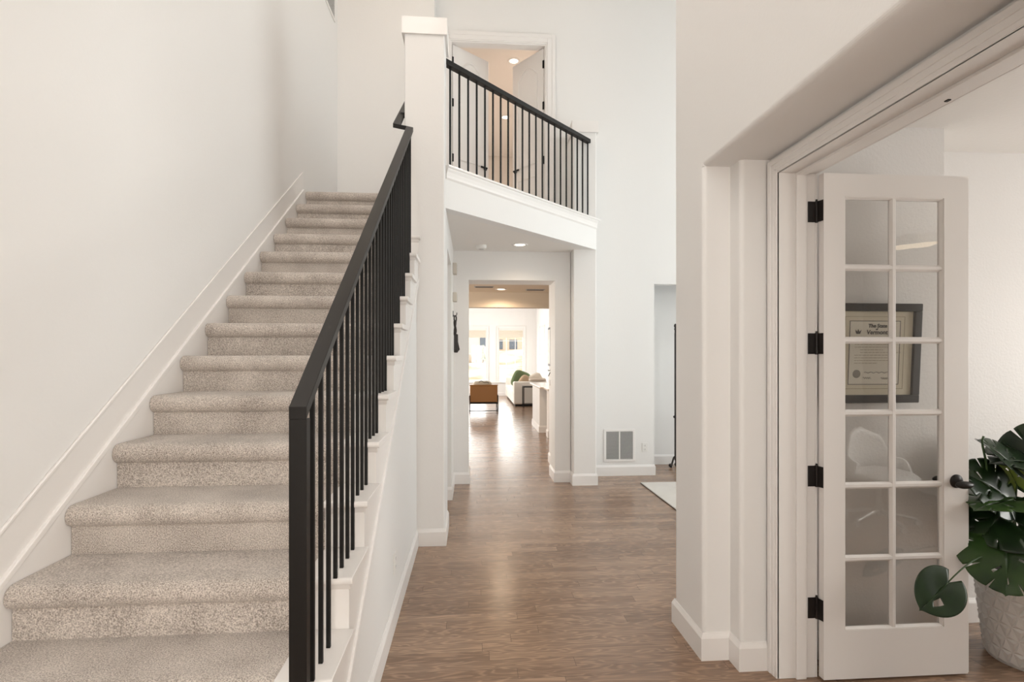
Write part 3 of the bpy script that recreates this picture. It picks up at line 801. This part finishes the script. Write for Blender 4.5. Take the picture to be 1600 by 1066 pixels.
put(M().lathe([(0, 2.6005), (.019, 2.601), (.021, 2.6018), (.021, 2.6024), (0, 2.6024)], (px0+.045, 0, pz0+.055), 24, 'y'), 'seal', mat('grey_seal', (.25, .23, .19), .5), fc)
m = M().prism([(px0+.036, pz1-.066), (px0+.030, pz1-.046), (px0+.041, pz1-.056), (px0+.046, pz1-.042), (px0+.051, pz1-.056), (px0+.062, pz1-.046), (px0+.056, pz1-.066)], 2.6012, 2.6022, 'y')
put(m, 'crest', INK, fc)

# ---------------------------------------------------------------- monstera in a faceted white pot
def leaf_mat(name, c0, c1, trans=.15):
    m = mat(name, c0, .28, spec=.4)
    b = bsdf(m); v = coords(m)
    n = N(m, 'ShaderNodeTexNoise'); n.inputs['Scale'].default_value = 9; L(m, v, n.inputs['Vector'])
    rp = N(m, 'ShaderNodeValToRGB'); e = rp.color_ramp.elements
    e[0].position = .3; e[0].color = (*c0, 1); e[1].position = .75; e[1].color = (*c1, 1)
    L(m, n.outputs['Fac'], rp.inputs['Fac']); L(m, rp.outputs['Color'], b.inputs['Base Color'])
    b.inputs['Transmission Weight'].default_value = 0
    return m
LEAF = leaf_mat('monstera_leaf_dark', (.007, .018, .007), (.020, .045, .013))
LEAFM = leaf_mat('monstera_leaf_mid', (.016, .040, .010), (.045, .095, .020))
LEAFY = leaf_mat('monstera_leaf_backlit', (.16, .24, .03), (.30, .40, .08))  # light shining through the leaf, put into its colour
STEM = mat('monstera_stem', (.035, .075, .018), .45)
PCX, PCY = 2.83, 2.545
mo = thing('potted_monstera', 'monstera with split dark leaves in a faceted white pot by the glass door', 'potted plant', (PCX, PCY, 0))
def leaf(base_, tip, up, size, mt, width=1.0, bend=.25, fold=.18, slots=5, label=None):
    base_, tip, up = Vector(base_), Vector(tip), Vector(up)
    yv = (tip-base_).normalized(); zv = (up-yv*up.dot(yv)).normalized(); xv = yv.cross(zv)
    Ln = (tip-base_).length; W = .52*Ln*width
    bm = bmesh.new()
    def ease(t): return t
    def edge(t, s, side):
        phi = R(152)*(1-t)**1.25
        wd = W*(.62+.62*math.sin(math.pi*min(1, t*1.02+.05))**.8)*(1-.0*t)
        wd = wd*(1-t**3)+.24*Ln*t**3
        my = Ln*.78*t
        x = s*wd*math.sin(phi)*side; y = my+s*wd*math.cos(phi)
        r = math.hypot(x, y-.3*Ln)
        z = fold*abs(x)-bend*(y/Ln)**2*Ln-.9*fold*x*x/Ln + .012*Ln*math.sin(9*t+s*3+side)
        return base_+xv*x+yv*y+zv*z
    nt, S0 = 36, .60
    cuts = [(i+.9)/(slots+1.3) for i in range(slots)]
    bounds = [0]+cuts+[1]
    for side in (-1, 1):
        def grid(f, na, nb, hole=None):
            vs = [[bm.verts.new(f(a/na, b/nb)) for b in range(nb+1)] for a in range(na+1)]
            for a in range(na):
                for b in range(nb):
                    if hole and hole[0] <= a < hole[1] and 2 <= b <= 4: continue
                    bm.faces.new((vs[a][b], vs[a+1][b], vs[a+1][b+1], vs[a][b+1]))
        for i in range(len(bounds)-1):
            t0, t1 = bounds[i], bounds[i+1]
            na = max(6, int(26*(t1-t0)))
            grid(lambda a, b: edge(t0+(t1-t0)*a, b*S0, side), na, 6, (na//2, na//2+max(1, na//5)) if (i%2 == (side > 0) and len(bounds) > 2 and i) or (len(bounds) == 2 and side < 0) else None)
            g0 = .0 if i == 0 else .010; g1 = 0 if i == len(bounds)-2 else .010
            def lobe(a, b):
                w_ = b; ta = t0+g0*w_**.7; tb = t1-g1*w_**.7
                end = 1-.07*(2*abs(a-.5))**3*(1 if b == 1 else b*b)
                return edge(ta+(tb-ta)*a, S0+(1-S0)*b*end, side)
            grid(lobe, na, 5)
    bmesh.ops.remove_doubles(bm, verts=bm.verts[:], dist=.0004)
    m = M(); m.bm.free(); m.bm = bm
    o = m.build('leaf', mt, mo, smooth=True)
    sd_ = o.modifiers.new('thick', 'SOLIDIFY'); sd_.thickness = .0012
    # midrib
    rib = [edge(t, 0, 1)-zv*(-.001) for t in [i/10 for i in range(11)]]
    M().tube(rib, .0022, 6, .0008).build('midrib', STEM, o, smooth=True)
    return o
def stem(p0, p1, p2, r=.006):
    p0, p1, p2 = Vector(p0), Vector(p1), Vector(p2)
    M().tube([(p0*(1-t)**2+p1*2*t*(1-t)+p2*t*t) for t in [i/14 for i in range(15)]], r, 8, r*.6).build('stem', STEM, mo, smooth=True)
crown = (PCX, PCY, .50)
LV = [  # base, tip, up, width, material, slots, bend
    ((2.575, 2.40, .695), (2.400, 2.25, .490), (-.35, -.45, .80), 1.08, LEAFM, 4, .12),     # big leaf over the pot
    ((2.165, 2.30, .515), (2.000, 2.25, .420), (-.45, -.75, .15), .85, LEAF, 0, .12),      # small leaf hanging in front of the door
    ((2.702, 2.47, .985), (2.542, 2.50, 1.153), (.10, -.14, .12), .75, LEAF, 4, .15),       # top leaf seen from its edge
    ((2.924, 2.52, .99), (2.58, 2.46, 1.085), (-.25, -.35, .9), .8, LEAF, 4, .2),
    ((2.80, 2.57, .885), (2.752, 2.58, .99), (-.7, -.7, .2), 1.25, LEAFY, 2, .1),           # yellow green leaf, light through it painted into the colour
    ((2.63, 2.47, .85), (2.42, 2.45, 1.0), (-.5, -.4, .6), .95, LEAF, 4, .2),
    ((2.64, 2.44, .845), (2.36, 2.36, .865), (-.16, -.18, .95), .8, LEAFM, 4, .15),
    ((2.70, 2.50, .83), (2.44, 2.40, .70), (-.65, -.6, .45), 1.25, LEAF, 4, .2),
    ((2.88, 2.60, .98), (2.98, 2.42, 1.17), (-.3, -.7, .4), 1.0, LEAF, 4, .2),
    ((2.90, 2.55, .80), (3.12, 2.40, .68), (.3, -.5, .8), 1.2, LEAF, 5, .2),
    ((2.95, 2.72, .90), (3.15, 2.75, .80), (.4, -.2, .9), 1.1, LEAF, 4, .2),
]
for b_, t_, u_, w_, mt, sl, bd in LV:
    leaf(b_, t_, u_, .3, mt, w_, bd, .16, sl)
for i, (b_, t_, u_, w_, mt, sl, bd) in enumerate(LV):
    b3 = Vector(b_); root = Vector((PCX+.05*math.cos(i*2.1), PCY+.05*math.sin(i*2.1), .47))
    mid = (b3+root)/2; mid.z += .16 if i != 1 else .20
    if i == 2: continue
    if i == 1: mid = Vector((2.44, 2.36, .70)); root = Vector((2.70, 2.55, .46))
    if i == 0: mid = Vector((2.70, 2.50, .86))
    stem(root, mid, b3, .006 if i not in (2, 1) else .005)
M().tube([(2.585, 2.51, .80), (2.572, 2.505, .92), (2.556, 2.50, 1.03), (2.540, 2.50, 1.10), (2.537, 2.50, 1.13), (2.545, 2.50, 1.15)], .005, 8).build('stem', STEM, mo, smooth=True)
stem((PCX-.03, PCY-.02, .46), (2.60, 2.53, .62), (2.585, 2.51, .81), .006)
# pot with triangular facets
POT = mat('white_ceramic_pot', (.80, .77, .74), .35, spec=.4)
m = M(); nc, nr = 22, 7; rows = []
def prad(z): return .165+.045*min(1, z/.42)
hp = .47
for j in range(nr+1):
    z = .012+(hp-.012)*j/nr
    rows.append([Vector((PCX+prad(z)*math.cos(2*math.pi*(i+.5*(j % 2))/nc), PCY+prad(z)*math.sin(2*math.pi*(i+.5*(j % 2))/nc), z)) for i in range(nc)])
for j in range(nr):
    for i in range(nc):
        a, b = rows[j][i], rows[j][(i+1) % nc]
        c, d = (rows[j+1][i], rows[j+1][(i+1) % nc]) if j % 2 == 0 else (rows[j+1][(i+1) % nc], rows[j+1][(i+2) % nc])
        # two triangles, each raised to a shallow off-centre pyramid
        for tri, bias in (((a, b, c), a), ((c, b, d), d)):
            ctr = (tri[0]+tri[1]+tri[2])/3*.7+bias*.3
            rr = Vector((ctr.x-PCX, ctr.y-PCY, 0)).normalized(); ctr = ctr+rr*.010
            vs = [m.bm.verts.new(p) for p in tri]; vc = m.bm.verts.new(ctr)
            for q in range(3): m.bm.faces.new((vs[q], vs[(q+1) % 3], vc))
bmesh.ops.remove_doubles(m.bm, verts=m.bm.verts[:], dist=.0005)
m.build('pot', POT, mo)
M().lathe([(prad(hp)-.002, hp-.012), (prad(hp)+.008, hp-.010), (prad(hp)+.008, hp+.006), (prad(hp)-.012, hp+.006), (prad(hp)-.014, hp-.05), (prad(hp)-.012, hp-.08)], (PCX, PCY, 0), 44, cap=False).build('rim', POT, mo, smooth=False)
M().lathe([(0, 0), (.16, 0), (.166, .012), (0, .014)], (PCX, PCY, 0), 44).build('foot', POT, mo)
M().lathe([(0, hp-.03), (prad(hp)-.012, hp-.04), (prad(hp)-.012, hp-.05), (0, hp-.05)], (PCX, PCY, 0), 30).build('soil', mat('potting_soil', (.03, .022, .016), .95), mo)

# office pieces that show as reflections in the door glass
fl = thing('flush_ceiling_light', 'round drum ceiling light glowing in the office, mirrored in the door glass', 'ceiling light', (4.45, -.2, 2.74))
M().lathe([(.21, 2.74), (.21, 2.66), (.205, 2.655), (.205, 2.74)], (4.45, -.2, 0), 36, cap=False).build('drum', mat('linen_drum', (.6, .55, .48), .8), fl, smooth=True)
M().lathe([(0, 2.657), (.205, 2.66), (.205, 2.665), (0, 2.665)], (4.45, -.2, 0), 36).build('diffuser', LAMP, fl)
WSHELL = mat('white_chair_shell', (.78, .76, .74), .35)
ch = thing('office_chair', 'white shell desk chair in the office, mirrored in the lower door glass', 'chair', (3.75, .2, 0))
m = M(); rows = []
for j in range(9):
    t = j/8; row = []
    for i in range(11):
        a = R(-100+20*i); rr = .30-.04*t
        row.append(m.bm.verts.new((3.75+rr*math.sin(a)*1.0, .2-rr*math.cos(a)+.05*t*0, .44+t*(.42 if abs(i-5) < 3 else .22)*(1-.08*abs(i-5)))))
    rows.append(row)
for a, b in zip(rows, rows[1:]):
    for i in range(10): m.bm.faces.new((a[i], a[i+1], b[i+1], b[i]))
s_ = m.build('backrest', WSHELL, ch, smooth=True); s_.modifiers.new('t', 'SOLIDIFY').thickness = .025
M().ellipsoid((3.75, .2, .44), (.29, .29, .06), 20, .7).build('seat', WSHELL, ch, smooth=True)
M().cyl((3.75, .2, .12), (3.75, .2, .40), .025).build('gas_stem', CHROME, ch)
for i in range(5):
    a = R(72*i+20); M().tube([(3.75, .2, .13), (3.75+.3*math.cos(a), .2+.3*math.sin(a), .06)], .016, 8).cyl((3.75+.3*math.cos(a), .2+.3*math.sin(a)-.012, .028), (3.75+.3*math.cos(a), .2+.3*math.sin(a)+.012, .028), .028).build('base_arm', CHROME, ch)

# ---------------------------------------------------------------- kitchen passage and living room far behind
KPAINT = mat('warm_kitchen_paint', (.72, .62, .50), .6)
struct(M().box(-3.4, 6.93, 2.74, 4.0, 10.10, 2.84).build('ceiling_kitchen', KPAINT))
struct(M().box(-3.4, 10.10, 2.455, 4.0, 10.35, 3.75).build('trim_8', KPAINT))          # dropped soffit
struct(M().box(1.12, 7.47, 0, 2.2, 7.80, 2.74).build('wall_kitchen', PAINT))
struct(M().box(2.2, 7.6, 0, 4.0, 7.8, 2.74).build('wall_kitchen_back', PAINT))
struct(M().box(4.0, 7.6, 0, 4.12, 14.0, 3.75).build('wall_kitchen_right', PAINT))
struct(M().box(2.46, 13.9, 0, 4.0, 14.0, 3.75).build('wall_kitchen_far', PAINT))
struct(M().box(-3.5, 6.8, 0, -3.4, 20.7, 3.75).build('wall_living_left', PAINT) if 0 else holes(M(), 6.93, 20.6, 0, 3.75, -3.5, -3.4, [(7.7, 9.5, .7, 2.3), (14.2, 18.8, .5, 2.6)], 'x').build('wall_living_left', PAINT))  # the nearer opening is added to let the kitchen fill in
struct(M().box(-3.4, 6.93, 0, -.45, 7.05, 2.74).build('wall_kitchen_front', PAINT))
w = M(); holes(w, 14.0, 20.6, 0, 3.75, 2.46, 2.58, [(17.25, 18.25, .53, 2.6), (18.55, 19.55, .53, 2.6)], 'x')
struct(w.build('wall_living_right', PAINT))
w = M(); holes(w, -3.5, 2.58, 0, 3.75, 20.5, 20.62, [(-.46, .565, .53, 2.6), (.985, 1.985, .53, 2.6)], 'y')
struct(w.build('wall_living', PAINT))
struct(M().box(-3.5, 10.1, 3.65, 4.1, 20.62, 3.75).build('ceiling_living', PAINT))
window(6, -.46, .565, .53, 2.6, 20.52, 'y', [], [(1.6, .05)])
window(7, .985, 1.985, .53, 2.6, 20.52, 'y', [(1.31, .02), (1.65, .02)], [(1.6, .05), (2.1, .02), (1.07, .02)])
window(8, 17.25, 18.25, .53, 2.6, 2.48, 'x', [], [(1.6, .05)])
window(9, 18.55, 19.55, .53, 2.6, 2.48, 'x', [], [(1.6, .05)])
for i, (u0, u1) in enumerate(((-.46, .565), (.985, 1.985))):
    casing('trim_%d' % (9+i), u0, u1, .53, 2.6, 20.5, -1, 'y', .06)
struct(M().box(-.55, 20.42, .50, 2.05, 20.5, .53).build('trim_11', TRIM, bevel=.004))
SHADE = mat('cream_shade', (.70, .63, .53), .8)
for i, (u0, u1, lb) in enumerate(((-.41, .515, 'raised cream shade at the top of the far window behind the leather chair'), (1.035, 1.935, 'raised cream shade at the top of the far gridded window by the sofa'))):
    o = thing('window_shade', lb, 'window shade', (u0, 20.5, 2.25), 'raised shades on the far windows')
    M().box(u0, 20.505, 2.50, u1, 20.545, 2.55).build('headrail', PLASTIC, o)
    m = M()
    for j in range(8): m.prism([(20.51, 2.50-j*.035), (20.54, 2.50-j*.035), (20.533, 2.4825-j*.035), (20.54, 2.465-j*.035), (20.51, 2.465-j*.035), (20.517, 2.4825-j*.035)], u0, u1, 'x')
    m.build('folded_fabric', SHADE, o)
base('kitchen', [(1.12, 7.80), (1.12, 7.47), (2.2, 7.47)])
base('living', [(-3.4, 20.5), (2.46, 20.5), (2.46, 14.0)])

# peninsula: half wall with stone top and a recessed cabinet
pe = thing('kitchen_peninsula', 'half wall peninsula with pale stone top beyond the hall opening', 'peninsula', (1.33, 10.7, 0))
M().box(1.345, 10.70, 0, 1.52, 11.95, .885).build('half_wall', PAINT, pe, bevel=.006)
M().box(1.325, 10.52, .885, 2.3, 12.3, .922).build('countertop', mat('pale_stone', (.70, .62, .55), .18), pe, bevel=.006)
M().box(1.56, 10.86, .0, 2.2, 12.1, .885).build('cabinet', DOORP, pe, bevel=.004)
M().sweep([(1.52, 11.95), (1.345, 11.95), (1.345, 10.70), (1.52, 10.70), (1.52, 10.84)], BP).build('base_moulding', TRIM, pe)
M().box(1.43, 10.0, 0, 1.60, 10.25, .885).build('end_panel', DOORP, pe, bevel=.004)
M().sweep([(1.43, 10.25), (1.43, 10.0), (1.60, 10.0)], BP).build('base_moulding', TRIM, pe)
M().box(1.40, 9.9, .885, 2.0, 10.54, .922).build('countertop', mat('pale_stone_end', (.70, .62, .55), .18), pe, bevel=.006)
# on the end wall of the kitchen: frame, hook, switch
o = thing('picture_frame', 'thin dark picture frame seen edge-on at the right of the hall opening', 'picture', (1.12, 7.6, 1.42))
M().box(1.096, 7.50, 1.40, 1.12, 7.74, 1.95).build('frame', FRAME, o, bevel=.002)
M().box(1.0945, 7.53, 1.43, 1.0965, 7.71, 1.92).build('print', PLASTIC, o)
o = thing('light_switch', 'white light switch plate at the right of the hall opening', 'light switch', (1.12, 7.6, 1.14))
M().box(1.105, 7.55, 1.09, 1.12, 7.66, 1.23).build('cover_plate', PLASTIC, o, bevel=.002)
M().box(1.098, 7.58, 1.12, 1.105, 7.63, 1.20).build('rocker', PLASTIC, o, bevel=.002)
o = thing('key_hook', 'small dark hook between the picture frame and the light switch', 'hook', (1.12, 7.6, 1.3))
M().box(1.112, 7.57, 1.29, 1.12, 7.63, 1.36).build('back_plate', BLACK, o)
M().tube([(1.114, 7.6, 1.34), (1.085, 7.6, 1.33), (1.075, 7.6, 1.35)], .006, 8).tube([(1.11, 7.6, 1.31), (1.09, 7.6, 1.27), (1.08, 7.6, 1.25)], .006, 8).build('hook_arm', BLACK, o)

# leather armchair seen from behind
LEATHER = mat('tan_leather', (.36, .165, .045), .42)
lc = thing('leather_armchair', 'tan leather armchair with dark metal frame, seen from behind', 'armchair', (.31, 14.9, 0))
LX0, LX1, LY0, LY1 = -.08, .71, 14.62, 15.4
M().box(LX0+.02, LY0, .27, LX1-.02, LY0+.12, .73).build('backrest', LEATHER, lc, bevel=.02, seg=3)
M().box(LX0+.04, LY0+.12, .28, LX1-.04, LY1-.02, .44).build('seat', LEATHER, lc, bevel=.03, seg=3)
M().box(LX0+.005, LY0-.005, .725, LX1-.005, LY0+.125, .745).build('top_rail', LEATHER, lc, bevel=.005)
for x in (LX0, LX1-.025):
    for y in (LY0-.015, LY1-.03): M().box(x, y, 0, x+.025, y+.03, .46).build('leg', BLACK, lc, bevel=.002)
    M().box(x, LY0+.015, .03, x+.025, LY1-.03, .05).build('side_rail', BLACK, lc)
    M().box(x, LY0+.015, .43, x+.025, LY1-.03, .46).build('armrest', BLACK, lc)
M().box(LX0+.025, LY0-.01, .23, LX1-.025, LY0+.02, .27).build('back_rail', BLACK, lc)
M().box(LX0+.025, LY0-.01, .03, LX1-.025, LY0+.01, .05).build('floor_rail', BLACK, lc)
cu = M().ellipsoid((.28, 14.85, .69), (.27, .09, .16), 20, .6).build('cushion', mat('linen_cushion', (.62, .56, .46), .9), smooth=True)
tag(cu, 'pale linen cushion peeking over the back of the tan leather armchair', 'cushion')
pi = M().tube([(.08+.02*i, 14.80-.004*i, .80+.035*math.exp(-((i-9)/3.5)**2)+.012*math.cos(i*.8)) for i in range(20)], .008, 6).build('throw_edge', BLACK, cu)

# sofa along the right wall
SOFA = mat('cream_upholstery', (.72, .67, .60), .85); bump_noise(SOFA, 200, .2)
so = thing('sofa', 'cream fabric sofa along the far right wall', 'sofa', (1.8, 18.1, 0))
SX0, SX1, SY0, SY1 = 1.26, 2.28, 16.2, 19.9
M().box(SX0+.04, SY0+.04, .0, SX1-.02, SY1-.04, .06).build('plinth', BLACK, so)
M().box(SX0, SY0+.02, .06, SX1, SY1-.02, .26).build('base', SOFA, so, bevel=.02, seg=3)
for y0, y1 in ((SY0, SY0+.24), (SY1-.24, SY1)): M().box(SX0-.02, y0, .06, SX1, y1, .75).build('arm', SOFA, so, bevel=.05, seg=4)
M().box(SX1-.24, SY0+.2, .26, SX1, SY1-.2, .84).build('backrest', SOFA, so, bevel=.05, seg=4)
for i in range(3):
    y0 = SY0+.25+i*1.07
    M().box(SX0-.03, y0, .26, SX1-.2, y0+1.05, .47).build('seat_cushion', SOFA, so, bevel=.05, seg=4)
def pillow(loc, r, rot, col, label):
    mt = Euler([R(a) for a in rot]).to_matrix().to_4x4()
    o = M().ellipsoid(loc, r, 20, .55, mt).build('cushion', mat('cushion_fabric', col, .9), smooth=True)
    tag(o, label, 'cushion', 'cushions on the sofa')
pillow((1.56, 17.25, .76), (.30, .10, .29), (12, 20, 20), (.12, .16, .075), 'dark green cushion on the far cream sofa')
pillow((1.66, 16.72, .69), (.22, .09, .22), (15, 32, 10), (.42, .30, .19), 'tan cushion leaning in front of the green one on the sofa')
pillow((1.98, 16.75, .74), (.24, .10, .24), (10, -25, 15), (.66, .58, .49), 'cream patterned cushion at the back of the sofa near the stone top')
th = M().ellipsoid((1.98, 16.32, .80), (.26, .11, .05), 18, .7).build('throw_blanket', mat('throw_fabric', (.55, .46, .38), .95), smooth=True)
tag(th, 'folded beige throw on the near arm of the cream sofa', 'blanket')
# side table in front of the arm
sb = thing('side_table', 'black metal side table in front of the sofa arm', 'side table', (1.75, 15.9, 0))
TX0, TX1, TY0, TY1 = 1.50, 2.05, 15.72, 16.1
M().box(TX0, TY0, .60, TX1, TY1, .63).build('tabletop', BLACK, sb, bevel=.004)
for x in (TX0, TX1-.025):
    for y in (TY0, TY1-.025): M().box(x, y, 0, x+.025, y+.025, .60).build('leg', BLACK, sb)
for y in (TY0+.003, TY1-.022): M().box(TX0+.025, y, .08, TX1-.025, y+.02, .10).build('stretcher', BLACK, sb)

# ---------------------------------------------------------------- outdoors beyond the far windows
def ground():
    m = M(); nx, ny = 50, 50; rows = []
    for j in range(ny+1):
        y = 20.7+75*j/ny; row = []
        for i in range(nx+1):
            x = -30+65*i/nx
            z = -.35+max(0, (y-27))*.10*(1+.25*math.sin(x*.25))*(1 if y < 52 else 1)
            if y > 46: z = min(z, -.35+1.9*(1+.25*math.sin(x*.25)))
            z += .12*math.sin(x*1.3+y*.7)*(1 if y > 25 else 0)+random.uniform(-.05, .05)
            row.append(m.bm.verts.new((x, y, z)))
        rows.append(row)
    for a, b in zip(rows, rows[1:]):
        for i in range(nx): m.bm.faces.new((a[i], a[i+1], b[i+1], b[i]))
    return m
DIRT = mat('dry_dirt', (.62, .50, .36), .95)
n = N(DIRT, 'ShaderNodeTexNoise'); n.inputs['Scale'].default_value = .45; n.inputs['Detail'].default_value = 5; L(DIRT, coords(DIRT), n.inputs['Vector'])
rp = N(DIRT, 'ShaderNodeValToRGB'); e = rp.color_ramp.elements
e[0].position = .38; e[0].color = (.46, .27, .15, 1); e[1].position = .60; e[1].color = (.72, .62, .48, 1)
L(DIRT, n.outputs['Fac'], rp.inputs['Fac']); L(DIRT, rp.outputs['Color'], bsdf(DIRT).inputs['Base Color'])
struct(ground().build('ground', DIRT, smooth=True))
HW = [mat('house_siding', (.62, .56, .50), .8), mat('house_stucco', (.66, .52, .40), .8)]
ROOF = mat('house_roof', (.30, .27, .27), .9); HWIN = mat('house_window', (.12, .14, .17), .2)
def house(x, y, z, w_, h, mt, label):
    o = thing('house', label, 'house', (x, y, z))
    M().box(x-w_/2, y, z-1.5, x+w_/2, y+7, z+h).build('wall', mt, o)
    M().prism([(x-w_/2-.4, z+h), (x+w_/2+.4, z+h), (x, z+h+1.7)], y-.4, y+7.4, 'y').build('roof', ROOF, o)
    nw = 3
    for i in range(nw):
        for zz in (.8, 3.2):
            if zz+1.2 > h: continue
            xc = x-w_/2+w_*(i+.5)/nw
            M().box(xc-.5, y-.06, z+zz, xc+.5, y+.02, z+zz+1.2).build('window', HWIN, o)
house(-1.2, 56, 1.7, 7.5, 2.9, HW[0], 'grey house on the slope seen through the left far window')
house(5.2, 68, 1.5, 5.5, 3.4, HW[1], 'tan house with grey gable roof seen through the gridded far window')
BARK = mat('bark', (.12, .09, .07), .9); GREEN = mat('conifer', (.20, .22, .14), .9)
def tree(x, y, z, h, label):
    o = thing('conifer_tree', label, 'tree', (x, y, z))
    M().cyl((x, y, z-.3), (x, y, z+h*.3), .09, .07, 8).build('trunk', BARK, o)
    m = M()
    for j in range(5):
        z0 = z+h*(.18+.16*j); r = .22*h*(1-.18*j)
        m.cyl((x, y, z0), (x, y, z0+h*.24), r, .02, 10)
    m.build('foliage', GREEN, o)
tree(.80, 40, 1.0, 1.3, 'small conifer on the dirt slope outside the left far window')
ROCK = mat('boulder', (.42, .33, .25), .9)
for x, y, r, lb in ((-.9, 40, .95, 'brown brush mound on the slope outside the left far window'),):
    o = M().ellipsoid((x, y, 1.2), (r*1.2, r, r*.7), 14).build('brush_mound', ROCK, smooth=True); tag(o, lb, 'bush')
